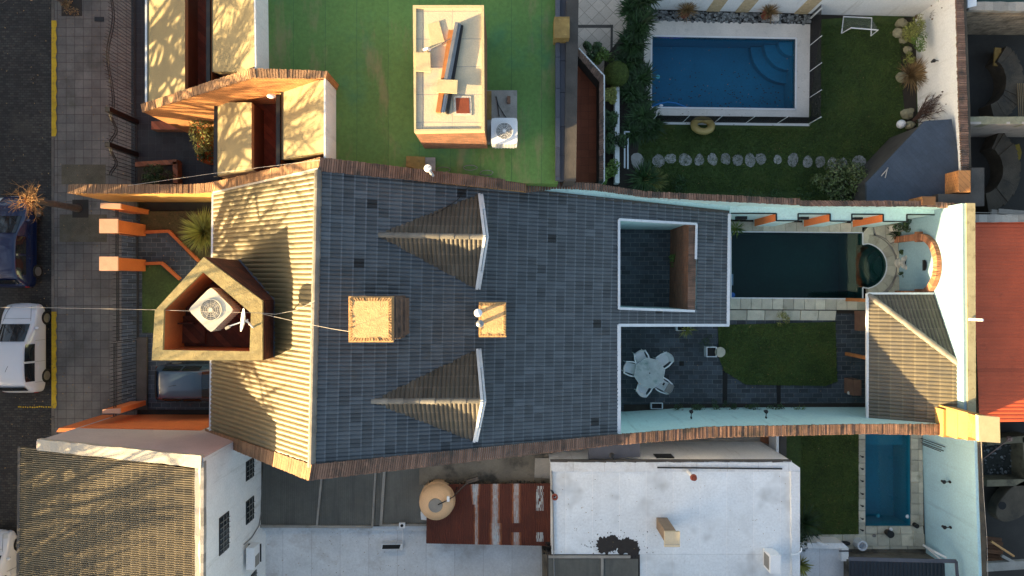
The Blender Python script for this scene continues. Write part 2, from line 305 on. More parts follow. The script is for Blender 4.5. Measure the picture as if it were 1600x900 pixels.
# ---------------------------------------------------------------- builders
def newell(p):
    n = Vector((0, 0, 0))
    for i in range(len(p)):
        a, b = p[i], p[(i+1) % len(p)]; n += Vector(((a.y-b.y)*(a.z+b.z), (a.z-b.z)*(a.x+b.x), (a.x-b.x)*(a.y+b.y)))
    n.normalize(); return n if n.z > 0 else -n
def tiled(mb, polys, cw=.38, tw=.28, h=.04, step=.03, v=None, seed=1, prof=(0, .75, 1, .75, 0, .75, 1, .75, 0), dark=.008, tonef=None, lift=0, nu=1, joint=True):
    for poly in polys:
        n = newell(poly)
        vv = (v or Vector((0, 0, 1)).cross(n)).normalized(); u = vv.cross(n).normalized()
        if u.z > 0 or (abs(u.z) < 1e-4 and u.x < 0): u = -u
        cen = sum(poly, Vector())/len(poly); d0 = n.dot(cen)
        us = [p.dot(u) for p in poly]; vs_ = [p.dot(vv) for p in poly]
        i0, i1 = math.floor(min(us)/cw)-1, math.ceil(max(us)/cw)+1; j0, j1 = math.floor(min(vs_)/tw)-1, math.ceil(max(vs_)/tw)+1
        V = []; Fc = []; T = []
        # crude culling by polygon test in uv
        P2 = [(p.dot(u), p.dot(vv)) for p in poly]
        def near(a, b):
            s = None
            for k in range(len(P2)):
                x0, y0 = P2[k]; x1, y1 = P2[(k+1) % len(P2)]; ex, ey = x1-x0, y1-y0; l = math.hypot(ex, ey) or 1
                c = (ex*(b-y0)-ey*(a-x0))/l*orient
                if c < -max(cw, tw)*1.1: return False
            return True
        ar = sum(P2[k][0]*P2[(k+1) % len(P2)][1]-P2[(k+1) % len(P2)][0]*P2[k][1] for k in range(len(P2))); orient = 1 if ar > 0 else -1
        K = len(prof)
        for i in range(i0, i1):
            for j in range(j0, j1):
                if cw < 5 and not near((i+.5)*cw, (j+.5)*tw): continue
                q = random.Random(i*7919+j*104729+seed); base = len(V)
                tn = min(.85, max(0, .42+q.gauss(0, .07)));  jt = q.uniform(-.006, .006)*(step > 0)
                if q.random() < dark: tn = 0
                ue = [0, .93, 1] if (nu == 1 and step) else [e/nu for e in range(nu+1)]; NU = len(ue)-1
                for e in range(NU+1):
                    uu = (i+ue[e])*cw+(0 if e == 0 else (.02 if e == NU and step else 0)); hh = lift+step*ue[e]+jt
                    for k in range(K): V.append(u*uu+vv*((j+k/(K-1))*tw)+n*(d0+hh+prof[k]*h))
                    if e:
                        a = base+(e-1)*K
                        for k in range(K-1):
                            Fc.append((a+k, a+k+1, a+K+k+1, a+K+k))
                            T.append((.74 if (step and e == NU and joint) else tn) if not tonef else tonef(u*((i+(e-.5)/nu)*cw)+vv*((j+(k+.5)/(K-1))*tw)+n*d0, q))
                if step:
                    a = base+NU*K; b0 = len(V)
                    for k in range(K): V.append(V[a+k]-n*(step+.012))
                    for k in range(K-1): Fc.append((a+k, a+k+1, b0+k+1, b0+k)); T.append(.95)  # lower edges toned pale, standing in for the skylight they catch
        bm = bmesh.new(); lay = bm.faces.layers.float.new('tone'); bv = [bm.verts.new(p) for p in V]
        for f, t in zip(Fc, T): ff = bm.faces.new([bv[k] for k in f]); ff[lay] = t
        for k in range(len(poly)):
            a, b = poly[k], poly[(k+1) % len(poly)]; nn = (b-a).cross(n)
            if nn.dot(cen-a) > 0: nn = -nn
            bmesh.ops.bisect_plane(bm, geom=bm.verts[:]+bm.edges[:]+bm.faces[:], plane_co=a, plane_no=nn, clear_outer=True)
        bm.verts.index_update(); off = len(mb.v)
        mb.v += [x.co.copy() for x in bm.verts]
        for ff in bm.faces: mb.f.append(tuple(off+x.index for x in ff.verts)); mb.t.append(ff[lay])
        bm.free()
    return mb
def ridgecaps(mb, a, b, r=.11, L=.5, n=6, squash=.75):
    d = b-a; k = max(1, round(d.length/L)); u = d.normalized(); y = Vector((0, 0, 1)).cross(u).normalized(); z = u.cross(y)
    for i in range(k):
        p0, p1 = a+d*(i/k), a+d*((i+1)/k)+u*.04; V = []
        for p, rr in ((p0, r*.9), (p1, r*1.08)):
            V += [p+y*rr*math.cos(math.pi*q/n)+z*rr*squash*math.sin(math.pi*q/n) for q in range(n+1)]
        mb.add(V, [(q, q+1, n+2+q, n+1+q) for q in range(n)]+[tuple(range(n+1)), tuple(range(n+1, 2*n+2))], rnd.uniform(.2, .9))
    return mb
def coping(mb, A, B, pitch=.075, th=.09, over=.0, jit=.012, lo=.1, hi=.95):
    """bricks laid across a wall top, A/B inner and outer top edges"""
    for i in range(len(A)-1):
        a0, a1, b0, b1 = A[i], A[i+1], B[i], B[i+1]; n = max(1, int(((a1-a0).length+(b1-b0).length)/2/pitch))
        for k in range(n):
            s, e = k/n, (k+1)/n-.2/n; j = Vector((0, 0, rnd.uniform(-jit, jit))); q = rnd.uniform(-jit, jit)
            p = [a0.lerp(a1, s), a0.lerp(a1, e), b0.lerp(b1, e), b0.lerp(b1, s)]
            o = (p[3]-p[0]).normalized()*(over+q); p = [p[0]-o, p[1]-o, p[2]+o, p[3]+o]
            p = [x+j+Vector((0, 0, th)) for x in p]
            mb.prism(p, [x-Vector((0, 0, th-.0)) for x in p], rnd.uniform(lo, hi))
    return mb
def leaves(mb, c, r, n, size, clumps=9, flat=.4, lo=0, hi=1):
    c = Vector(c); r = Vector(r); cl = []
    for _ in range(clumps):
        a = rnd.uniform(0, 6.283); e = rnd.uniform(-.3, 1); q = rnd.uniform(.45, .85)
        cl.append((Vector((r.x*math.cos(a)*q*math.cos(e), r.y*math.sin(a)*q*math.cos(e), r.z*math.sin(e)*q)), rnd.uniform(.32, .55), rnd.uniform(-.25, .25)))
    for _ in range(n):
        k, s, tt = rnd.choice(cl); d = Vector((rnd.gauss(0, 1), rnd.gauss(0, 1), rnd.gauss(0, 1))).normalized()
        p = c+k+Vector((d.x*r.x, d.y*r.y, d.z*r.z))*s*rnd.uniform(.75, 1.05)
        if p.z < .01: p.z = rnd.uniform(.02, .1)
        nd = (d+Vector((rnd.uniform(-1, 1), rnd.uniform(-1, 1), rnd.uniform(-.3, 1.2)))*.8).normalized()
        t = nd.orthogonal().normalized(); t.rotate(Matrix.Rotation(rnd.uniform(0, 6.28), 3, nd)); b = nd.cross(t)
        L = size*rnd.uniform(.6, 1.25); w_ = L*flat
        mb.add([p-t*L*.5, p+b*w_*.5+nd*L*.06, p+t*L*.5, p-b*w_*.5+nd*L*.06], [(0, 1, 2), (0, 2, 3)], min(1, max(0, rnd.uniform(lo, hi)+tt)))
    return mb
def rosette(mb, c, n, L, w_, up=.6, droop=.5, lo=.1, hi=1, spread=.05, lean=(0, 0)):
    c = Vector(c)
    for i in range(n):
        a = rnd.uniform(0, 6.283); e = rnd.uniform(.1, 1.0)**.7*up*1.45; l = L*rnd.uniform(.65, 1.1); d = Vector((math.cos(a), math.sin(a), 0)); sd_ = Vector((-math.sin(a), math.cos(a), 0))
        p = c+d*spread*rnd.random()+Vector((0, 0, .02)); V = []; K = 4; tn = rnd.uniform(lo, hi)
        for k in range(K+1):
            f = k/K; ww = w_*(1-f)**.6*(.6+.8*min(1, f*3))/1.2*.5+.001
            V += [p-sd_*ww, p+sd_*ww]
            e2 = e-droop*f*1.6; p = p+(d*math.cos(e2)+Vector((lean[0], lean[1], math.sin(e2))))*l/K
            if p.z < .015: p.z = .015
        mb.add(V, [(2*k, 2*k+1, 2*k+3, 2*k+2) for k in range(K)], tn)
    return mb
def branches(mb, p, d, L, r, depth, tone=.5, spread=.5, up=.15, n=3):
    pts = [p]; q = d.copy(); K = 3
    for k in range(K):
        q = (q+Vector((rnd.uniform(-1, 1), rnd.uniform(-1, 1), rnd.uniform(-1, 1)))*.16+Vector((0, 0, up*.2))).normalized(); pts.append(pts[-1]+q*L/K)
    mb.tube(pts, [r*(1-.45*k/K) for k in range(K+1)], 5 if r > .04 else 3, tone, cap=False)
    if depth == 0: return
    for i in range(n if depth > 1 else n+1):
        f = rnd.uniform(.35, 1); b = pts[min(K, int(f*K)+0)]; b = b.lerp(pts[min(K, int(f*K)+1)], f*K-int(f*K)) if f < 1 else b
        nd = (q+Vector((rnd.gauss(0, 1), rnd.gauss(0, 1), rnd.gauss(0, .7)))*spread+Vector((0, 0, up))).normalized()
        branches(mb, b, nd, L*rnd.uniform(.64, .86), r*.62, depth-1, tone, spread, up, n)
def smooth_poly(pts, k=2):
    for _ in range(k):
        o = []
        for i in range(len(pts)):
            a, b = pts[i], pts[(i+1) % len(pts)]; o += [a.lerp(b, .25), a.lerp(b, .75)]
        pts = o
    return pts
def ac_unit(c, rz, s, z0, h, label, mt, name='air_conditioner'):
    t = thing(name, label, 'air conditioner', (c.x, c.y, z0)); m = Matrix.Rotation(rz, 3, 'Z')
    q = [c+m@Vector((s*a, s*b, 0)) for a, b in ((-1, -1), (1, -1), (1, 1), (-1, 1))]
    pts = []
    for i in range(4):
        a, b, d = q[i-1], q[i], q[(i+1) % 4]; r = s*.3
        p0 = b+(a-b).normalized()*r; p1 = b+(d-b).normalized()*r
        pts += [p0, p0.lerp(b, .6).lerp(p1.lerp(b, .6), .35), p1.lerp(b, .6).lerp(p0.lerp(b, .6), .35), p1]
    pts = [Vector((p.x, p.y, z0+h)) for p in pts]
    part('casing', MB().prism(pts, z0+h-.07), mt, t)
    inn = [Vector((c.x+(p.x-c.x)*.95, c.y+(p.y-c.y)*.95, z0+h-.07)) for p in pts]
    part('coil', MB().prism(inn, z0+.04), M['cloth'], t)
    g = MB()
    for zz in range(1, 7): 
        for i in range(len(pts)):
            a, b = pts[i], pts[(i+1) % len(pts)]; z = z0+.04+zz*(h-.12)/7
            g.bar((a.x, a.y, z), (b.x, b.y, z), .008, .008)
    for i in range(len(pts)):
        a, b = pts[i], pts[(i+1) % len(pts)]
        for k in range(max(1, int((b-a).length/.09))):
            p = a.lerp(b, k/max(1, int((b-a).length/.09))); g.bar((p.x, p.y, z0+.03), (p.x, p.y, z0+h-.07), .008, .008)
    part('side_grille', g, mt, t)
    part('fan_ring', MB().ring((c.x, c.y), s*.62, s*.68, z0+h-.01, z0+h+.03), mt, t)
    part('fan_well', MB().cyl(c, s*.62, z0+h-.02, z0+h+.005, 28), M['greyfan'], t)
    f = MB()
    for k in range(4):
        a = k*math.pi/2+.4; f.add([Vector((c.x, c.y, z0+h+.008))+Vector((math.cos(a+b)*r, math.sin(a+b)*r, zz)) for r, b, zz in ((s*.12, 0, 0), (s*.56, -.1, .0), (s*.58, .75, .012), (s*.12, .6, .012))], [(0, 1, 2, 3)], .9)
    part('fan_blades', f, M['greyfan'], t)
    f = MB()
    for rr in (.18, .3, .42, .54): f.ring((c.x, c.y), s*rr, s*rr+.008, z0+h+.02, z0+h+.028)
    for k in range(12):
        a = k*math.pi/6; f.bar((c.x, c.y, z0+h+.026), (c.x+math.cos(a)*s*.63, c.y+math.sin(a)*s*.63, z0+h+.026), .006, .006)
    part('fan_guard', f, mt, t)
    part('hub', MB().cyl(c, s*.13, z0+h, z0+h+.035, 16), mt, t)
    return t
# ---------------------------------------------------------------- ground, pools' holes
holes = []
def rectpx(x0, y0, x1, y1, z=0): a = P(x0, y0, z); b = P(x1, y1, z); return (a.x, b.y, b.x, a.y)
holes = [rectpx(1012, 48, 1252, 178), rectpx(1138, 357, 1386, 471), rectpx(1348, 672, 1427, 826)]
xs = sorted({-260, 260, *[h[0] for h in holes], *[h[2] for h in holes]}); ys = sorted({-260, 260, *[h[1] for h in holes], *[h[3] for h in holes]})
g = MB()
for i in range(len(xs)-1):
    for j in range(len(ys)-1):
        cx, cy = (xs[i]+xs[i+1])/2, (ys[j]+ys[j+1])/2
        if any(h[0] < cx < h[2] and h[1] < cy < h[3] for h in holes): continue
        g.quad(Vector((xs[i], ys[j], 0)), Vector((xs[i+1], ys[j], 0)), Vector((xs[i+1], ys[j+1], 0)), Vector((xs[i], ys[j+1], 0)))
struct('ground', g, M['soil'], 'bare dark soil under the blocks of houses')
XK = P(88, 450, 0).x           # kerb line
def flat(name, mb_pts, z, zb, m, label, cat): return struct(name, MB().prism(PL(mb_pts, z), zb), m, label, cat)
g = MB().prism([Vector(p) for p in ((-28.5, -120, .012), (XK-.12, -120, .012), (XK-.12, 120, .012), (-28.5, 120, .012))], -.05)
struct('street', g, M['cobble'], 'dark cobbled street along the left edge', 'street')
g = MB().prism([Vector(p) for p in ((XK, -120, .13), (P(214, 0, .13).x, -120, .13), (P(214, 0, .13).x, 120, .13), (XK, 120, .13))], -.05)
struct('sidewalk', g, M['walk'], 'worn square-tiled sidewalk between the kerb and the iron fences', 'sidewalk')
g = MB(); y = -40
while y < 40:
    l = rnd.uniform(.9, 1.15); g.box((XK-.06, y+l/2, .06), (.12, l-.012, .16+rnd.uniform(0, .01)), tone=rnd.random()); y += l
struct('kerb', g, M['kerb'], 'stone kerb of the cobbled street', 'kerb')
g = MB()
def kp(y0, y1):
    a = P(0, y0, .15).y; b = P(0, y1, .15).y; n = 26
    for k in range(n):
        u0, u1 = a+(b-a)*k/n, a+(b-a)*(k+1)/n; w0 = XK-.02+.1*math.sin(k*1.7)*.3; 
        g.quad(Vector((XK-.11, u0, .153)), Vector((XK+.1+.03*math.sin(k*2.1), u0, .153)), Vector((XK+.1+.03*math.sin((k+1)*2.1), u1, .153)), Vector((XK-.11, u1, .153)))
kp(32, 213); kp(487, 638)
struct('kerb_paint', g, M['yellow'], 'worn yellow paint on the kerb', 'kerb paint')
g = MB()
for k in range(16):
    x0 = P(28+k*3.6, 0, .017).x; x1 = P(28+k*3.6+rnd.uniform(1.5, 3.4), 0, .017).x; y = P(0, 636+rnd.uniform(-.6, .6), .017).y; g.quad(Vector((x0, y-.03, .017)), Vector((x1, y-.03, .017)), Vector((x1, y+.03, .017)), Vector((x0, y+.03, .017)))
struct('road_marking', g, M['yellow'], 'faded yellow parking line painted on the cobbles', 'road marking')
for (x0, y0, x1, y1, nm) in ((96, 257, 165, 288, 'north'), (93, 335, 167, 378, 'south')):
    flat('grass_verge', [(x0, y0), (x1, y0), (x1, y1), (x0, y1)], .136, .1, mat('mossy_tile', (.098, .084, .055), .35, 2, fine=.3, bump=.6, stain=((.11, .09, .07), .7, 2, .55)), 'mossy dark patch of sidewalk beside the '+('north' if nm == 'north' else 'pollarded')+' tree', 'verge')
# ---------------------------------------------------------------- MAIN HOUSE
def zroof(X, Y):
    u = X+6.19+.0214*(3.84-Y)
    return 8.2-.377*u if u > 0 else 8.2+.91*u
def onroof(px, py, dz=0.):
    z = 6.
    for _ in range(60):
        p = P(px, py, z); z = .5*z+.5*(zroof(p.x, p.y)+dz)
    return P(px, py, z)
def RP(*a, dz=0.): return [onroof(x, y, dz) for x, y in a]
house = thing('main_house', 'large house with dark grey tiled gable roof, two triangular dormers and sunlit front slope', 'house', (-1.5, -1., 0))
hb = MB()
for poly in ([(497, 264), (968, 313), (968, 684), (487, 742)], [(968, 313), (1138, 333), (1138, 352), (968, 343)], [(1088, 349), (1138, 352), (1136, 506), (1086, 506)], [(968, 481), (1086, 484), (1086, 506), (968, 506)],
             [(346, 303), (497, 264), (487, 742), (346, 690)]):
    pp = [p-Vector((0, 0, .07)) for p in RP(*poly)]; hb.prism(pp, 0)
part('wall', hb, M['mint'], house)
mb = tiled(MB(), [RP((497, 266), (966, 312), (966, 681), (487, 728)), RP((966, 312), (1139, 333), (1139, 351), (966, 341.5)), RP((1090, 349), (1139, 351), (1137, 507), (1088, 507)), RP((966, 481), (1088, 484), (1088, 507), (966, 507))], seed=3)
part('rear_roof_slope', mb, M['slate'], house, label='shaded dark grey tiled slope')
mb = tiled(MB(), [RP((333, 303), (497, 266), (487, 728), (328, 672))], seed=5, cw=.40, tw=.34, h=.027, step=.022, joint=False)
part('front_roof_slope', mb, M['slate_sunlit'], house, label='sunlit cream looking tiled slope facing the street')
part('ridge_cap', ridgecaps(MB(), P(497, 266, 8.21), P(487, 728, 8.21), r=.13, L=.56), M['ridge'], house)
# gutters and trims
def gut(name, pts, w_=.09, h_=.1, m='trim', mbx=None):
    mb = mbx or MB()
    for i in range(len(pts)-1): mb.bar(pts[i], pts[i+1], w_, h_)
    if name: part(name, mb, M[m], house)
gut('gutter', RP((333, 303), (329, 673), dz=.02), .08, .1)
gut('gutter', RP((967, 507), (967, 681), dz=.03), .13, .12)
gut('gutter', RP((966, 508), (1138, 508), dz=.03), .11, .12)
gut('gutter', RP((1139, 334), (1137, 508), dz=.03), .12, .12)
gut('courtyard_trim', RP((967, 483), (967, 343), (1088, 350), (1087, 405), dz=.06), .09, .1)
gut('courtyard_trim', RP((967, 482), (1085, 486), dz=.06), .09, .1)
# courtyard lining: brick wall on the pool side
a, b = RP((1076, 349), (1074, 484)); c, d = RP((1088, 349), (1086, 484))
cw = coping(MB(), [a, b], [c, d], .08, .05, .0, .006); part('courtyard_brick_coping', cw, M['brickcop'], house)
part('courtyard_brick_wall', MB().prism([a, b, d, c], 0), M['brickwall'], house)
part('flashing', MB().bar(onroof(499, 264, .03), onroof(1139, 332, .03), .14, .03), M['darkconc'], house)
part('flashing', MB().bar(onroof(487, 727.5, .07), onroof(966, 680, .07), .045, .03), M['trim'], house)
part('flashing', MB().bar(onroof(333, 301, .05), onroof(497, 264, .05), .07, .05), M['capwhite'], house)
# dormers
for A_, B_, C_, D_, ln in (((590, 367), (755, 370), (747, 305), (743, 450), 'north'), ((580, 627), (751, 626), (744, 547), (739, 688), 'south')):
    A = onroof(*A_); zr = A.z+.02; B = P(*B_, zr); C = onroof(*C_, .02); D = onroof(*D_, .02)
    dm = MB(); dm.add([A, B, C, D, Vector((C.x, C.y, C.z-.5)), Vector((D.x, D.y, D.z-.5)), A-Vector((0, 0, .4))], [(0, 2, 1), (0, 1, 3), (1, 2, 4, 5, 3), (0, 6, 4, 2), (0, 3, 5, 6)])
    for v_ in dm.v: v_.z -= .03
    dr = part('dormer', dm, M['trim'], house, label=('upper' if ln == 'north' else 'lower')+' triangular dormer with brown tiles')
    tm = tiled(MB(), [[A, B, C], [A, B, D]], cw=.42, tw=.3, seed=11, step=.03); part('dormer_tiles', tm, M['slateb'], dr)
    part('dormer_ridge_cap', ridgecaps(MB(), A, B, .095, .5), M['ridge'], dr)
    out = Vector((.05, 0, .07))
    tb = MB()
    for E in (C, D):
        e = (E-B).normalized(); tb.bar(B+out, E+out+e*.03, .09, .11); tb.bar(B+out+Vector((.1, 0, -.05)), E+out+e*.05+Vector((.1, 0, -.05)), .07, .06)
        tb.bar(E+out+Vector((.05, 0, .02)), E+out-e*.7+Vector((.07, 0, .0)), .13, .06)
    part('dormer_trim', tb, M['trim'], dr)
# chimneys
def chimney(x0, y0, x1, y1, z, steps, label):
    c = [P(x0, y0, z), P(x1, y0, z), P(x1, y1, z), P(x0, y1, z)]; cen = sum(c, Vector())/4
    sh = lambda k, zz: [Vector((cen.x+(p.x-cen.x)*k, cen.y+(p.y-cen.y)*k, zz)) for p in c]
    zb = zroof(cen.x, cen.y)-.6
    ch = part('chimney', MB().prism(sh(.9, z-.42), zb), M['chimside'], house, label=label)
    part('chimney_collar', MB().prism(sh(.96, z-.3), z-.42).prism(sh(1, z-.12), z-.30).prism(sh(1, zb+.9+.5), zb+.4) if steps else MB().prism(sh(1, z-.12), z-.35), M['chimside'], ch)
    mb = MB(); s1 = sh(1, z); s2 = sh(.80, z)
    # rim of bricks on edge round a slab
    for i in range(4):
        a, b, a2, b2 = s1[i], s1[(i+1) % 4], s2[i], s2[(i+1) % 4]; n = int((b-a).length/.09)
        for k in range(n):
            s, e = k/n, (k+.72)/n
            q = [a2.lerp(b2, s), a2.lerp(b2, e), a.lerp(b, e).lerp(a2.lerp(b2, e), .3), a.lerp(b, s).lerp(a2.lerp(b2, s), .3)]; j = rnd.uniform(.0, .03)
            mb.prism([p+Vector((0, 0, j)) for p in q], z-.12, rnd.uniform(0, .6))
    part('chimney_rim_brick', mb, M['chimtop'], ch)
    part('chimney_slab', MB().prism(sh(1, z-.05), z-.125).prism(sh(.80, z+.01), z-.05, .9), M['chimtop'], ch)
    return cen
c1 = chimney(544, 463, 614, 535, 9.6, True, 'wide brick chimney with crumbling lit top')
chimney(748, 472, 791, 527, 9.0, False, 'smaller brick chimney beside twin flues')
# stepped flashing beside the wide chimney
a = P(617, 470, 8.9); sb = MB()
for k, (dx, zz, ww) in enumerate(((-.06, 8.9, .16), (.04, 8.5, .12), (.12, 8.1, .1))):
    sb.box((P(617, 500, 9).x+dx, P(0, 497, 9).y, zz-.5), (ww, 1.32-.06*k, 1.), tone=.2+.3*k)
part('chimney_shoulder', sb, M['chimside'], house)
part('chimney_flashing', MB().box((P(621, 0, 8.3).x, P(0, 497, 8.3).y, 8.33), (.07, 1.25, .05)), M['trim'], house)
# tower
zt = 7.55
TO = PL([(242, 485), (318, 402), (410, 470), (410, 563), (237, 563)], zt); TI = PL([(256, 484), (317, 425), (392, 489), (390, 549), (254, 547)], zt)
tw_ = MB(); n = 5
for i in range(n):
    a, b, c, d = TO[i], TO[(i+1) % n], TI[(i+1) % n], TI[i]; tw_.prism([a, b, c, d], zt-.11)
tower = part('tower', tw_, M['lichen'], house, label='open-topped five-sided entrance tower with lichen covered rim')
k = MB(); cenT = sum(TO, Vector())/5
sh = lambda L, q, zz: [Vector((cenT.x+(p.x-cenT.x)*q, cenT.y+(p.y-cenT.y)*q, zz)) for p in L]
A = sh(TO, .985, zt-.112); Bq = sh(TI, 1.02, zt-.112)
for i in range(n): k.prism([A[i], A[(i+1) % n], Bq[(i+1) % n], Bq[i]], 5.9)
part('tower_wall', k, M['orange'], tower)
k = MB().prism(sh(TO, .98, 5.95), 2.6); part('tower_wall', k, M['orange'], tower)
k = MB().prism(sh(TI, 1.0, 6.05), 5.9); part('tower_floor', k, M['redbrick'], tower)
# cladding on the two faces that rise out of the roof
k = MB()
for i, j in ((1, 2), (2, 3)):
    a, b = TO[i], TO[j]; o = (b-a).cross(Vector((0, 0, 1))).normalized()*.02
    if o.dot(a-cenT) < 0: o = -o
    q = lambda p, z: Vector((p.x, p.y, z))+o
    k.prism([q(a, zt-.115), q(b, zt-.115), q(b-o*1.5, zt-.115), q(a-o*1.5, zt-.115)], 4.2)
part('tower_cladding', k, M['redbrick'], tower)
bb = [Vector((p.x, p.y, zroof(p.x, p.y)+.07)) for p in (TO[1], TO[2], TO[3])]
k = MB(); k.bar(bb[0]+Vector((.05, .05, 0)), bb[1]+Vector((.06, .0, 0)), .07, .05); k.bar(bb[1]+Vector((.06, 0, 0)), bb[2]+Vector((.06, 0, 0)), .07, .05); part('tower_flashing', k, M['bluegrey'], tower)
k = MB().box(P(287, 505, 6.3), (.9, .05, .5)).box(P(300, 515, 6.12), (.95, .95, .12)); part('tower_hatch', k, M['redbrick'], tower)
ac_unit(P(330, 484, 7.42), R(45), .54, 6.66, .78, 'cream air conditioner set diagonally inside the open front tower', M['cream_pl'])
# dish
t = thing('satellite_dish', 'white satellite dish on its arm at the inner corner of the open tower', 'satellite dish', P(397, 512, 7.45))
ctr = P(380, 500, 8.25); ax = Vector((-.93, .12, .5)).normalized(); u = ax.orthogonal().normalized(); v_ = ax.cross(u); mb = MB(); V = [ctr-ax*.06]; n = 20
for r_, dd in ((.14, -.05), (.27, -.02), (.38, .03)): V += [ctr+ax*dd+(u*math.cos(2*math.pi*q/n)+v_*math.sin(2*math.pi*q/n))*r_ for q in range(n)]
mb.add(V, [(0, 1+q, 1+(q+1) % n) for q in range(n)]+[(1+m*n+q, 1+m*n+(q+1) % n, 1+(m+1)*n+(q+1) % n, 1+(m+1)*n+q) for m in range(2) for q in range(n)])
part('reflector', mb, M['plastic'], t, smooth=True)
part('feed_arm', MB().tube([ctr-ax*.04-Vector((0, 0, .3)), P(357, 510, 8.1)], .022), M['plastic'], t)
part('receiver', MB().tube([P(359, 510, 8.1), P(353, 513, 8.05)], .05, 8), M['cloth'], t)
part('mast', MB().tube([ctr-ax*.05, P(388, 504, 8.0), P(396, 512, 7.5), P(396, 517, 7.45), P(401, 519, 7.5)], .03).box(P(397, 514, 7.47), (.16, .2, .06)), M['plastic'], t)
# flues on the roof beside small chimney
for (px, py, rr, nm) in ((747, 489, .125, 'white'), (750, 506, .115, 'brownish')):
    p = P(px, py, 9.35); fz = zroof(p.x, p.y)
    t = thing('flue_pipe', nm+' capped flue pipe, '+('upper' if nm == 'white' else 'lower')+' of the pair beside the small chimney', 'flue', (p.x, p.y, fz))
    mm = M['plastic'] if nm == 'white' else M['steel']
    part('pipe', MB().cyl(p, .06, fz, 9.28, 12), mm, t, True); part('cap', MB().cyl(p, rr, 9.24, 9.31, 18).cyl(p, rr, 9.31, 9.37, 18, r2=.03), mm, t, True)
# stones on roof etc
# ---------------------------------------------------------------- PARTY WALLS of the main lot
def wallthing(name, label, inner, outer, mw, mc, zb=0, pitch=.075, face=None, cat='wall', th=.08, mc_split=None):
    cx = sum((p.x for p in inner), 0)/len(inner); cy = sum((p.y for p in inner), 0)/len(inner)
    t = thing(name, label, cat, (cx, cy, zb))
    part('wall_body', MB().strip([p-Vector((0, 0, th)) for p in inner], [p-Vector((0, 0, th)) for p in outer], zb), M[mw], t)
    lo = [p-Vector((0, 0, th)) for p in inner]; hi_ = [p-Vector((0, 0, th)) for p in outer]
    if mc_split is None: part('coping', coping(MB(), lo, hi_, pitch, th, .03), M[mc], t)
    else:
        for s, e, m_ in mc_split: part('coping', coping(MB(), lo[s:e+1], hi_[s:e+1], pitch, th, .03), M[m_], t)
    return t
inn = [P(105, 301, 3.0), P(300, 301, 3.0), P(332, 299, 3.2), P(498, 265.5, 8.25), P(822, 298, 6.2)]
out = [P(107, 289, 3.0), P(300, 289, 3.0), P(330, 286, 3.2), P(500, 247, 8.25), P(822, 285, 6.2)]
wallthing('party_wall', 'ochre party wall with sunlit brick coping climbing to the ridge above the roof', inn, out, 'ochre', 'brickcop', mc_split=[(0, 3, 'brickcop_lit'), (3, 4, 'brickcop')])
inn = [P(822, 300, 5.8), P(870, 293, 5.45), P(930, 296, 5.05), P(1008, 307, 4.5), P(1240, 319, 3.7), P(1251, 319, 3.7)]
out = [P(822, 286, 5.8), P(870, 283, 5.45), P(930, 288, 5.05), P(1008, 300, 4.5), P(1240, 311, 3.7), P(1251, 311, 3.7)]
gwt = wallthing('garden_wall', 'mint wall with thin brick coping between the green roof and the slate house roof', inn, out, 'mint', 'brickcop', pitch=.1)
A_ = RP((822, 298), (870, 293.5), (930, 297), (1008, 308), (1140, 321), dz=.0); B_ = RP((822, 300), (870, 305.5), (930, 312), (1008, 320), (1140, 334), dz=-.03)
part('mint_shoulder', MB().strip(A_, B_, .0), M['mint'], gwt)
inn = [P(1251, 321, 3.45), P(1445, 321.5, 3.45), P(1512, 326, 3.45)]; out = [P(1243, 314, 3.45), P(1445, 315, 3.45), P(1512, 320, 3.45)]
nw = wallthing('garden_wall', 'mint wall with four recessed bays behind the dark green pool', inn, out, 'mint', 'brickcop', pitch=.1)
# stepped pilasters with orange reveals
lz = 2.6
L0 = [P(1140, 322, lz), P(1500, 327, lz)]
k = MB(); kt = MB(); kr = MB(); yb = 333
def segY(px): return 333+(px-1140)*.007
k.prism([P(1140, 320, lz), P(1500, 325, lz), P(1500, segY(1500)+.5, lz), P(1140, segY(1140), lz)], 0)
part('lower_wall', k, M['mint'], nw)
for (x0, x1) in ((1213, 1247), (1297, 1331), (1380, 1417)):
    a = MB().prism([P(x0, segY(x0), lz-.004), P(x1, segY(x1), lz-.004), P(x1, segY(x1)+11, lz-.004), P(x0, segY(x0)+11, lz-.004)], 0)
    pl = part('pilaster', a, M['mint'], nw)
    p, q = P(x0, segY(x0), lz-.004)-Vector((0, 0, .02)), P(x0, segY(x0)+11, lz-.004)-Vector((0, 0, .02)); o = Vector((-.012, 0, 0))
    part('orange_reveal', MB().prism([p+o, q+o+Vector((0, -.012, 0)), q+Vector((0.02, -.012, 0)), p+Vector((.02, 0, 0))], 0.15), M['orange2'], pl)
k = MB()
for (x0, x1, dy) in ((1142, 1213, 0), (1213, 1247, 11), (1247, 1297, 0), (1297, 1331, 11), (1331, 1380, 0), (1380, 1417, 11), (1417, 1478, 0)):
    k.bar(P(x0, segY(x0)+dy+.3, lz+.01), P(x1, segY(x1)+dy+.3, lz+.01), .05, .03)
for x in (1213, 1247, 1297, 1331, 1380, 1417): k.bar(P(x, segY(x), lz+.012), P(x, segY(x)+11.6, lz+.012), .05, .03)
part('dark_edging', k, M['black'], nw)
for i, x in enumerate((1158, 1256, 1340)):
    p = P(x, 343, 1.4); p.y = P(x, 333, lz).y-.06
    solo('wall_planter', MB().box(p, (.34 if i else .44, .16, .22)), M['black'], ('small black wall planter in the westernmost bay of the mint wall', 'small black wall planter in the second bay of the mint wall', 'small black wall planter in the third bay of the mint wall')[i], 'planter')
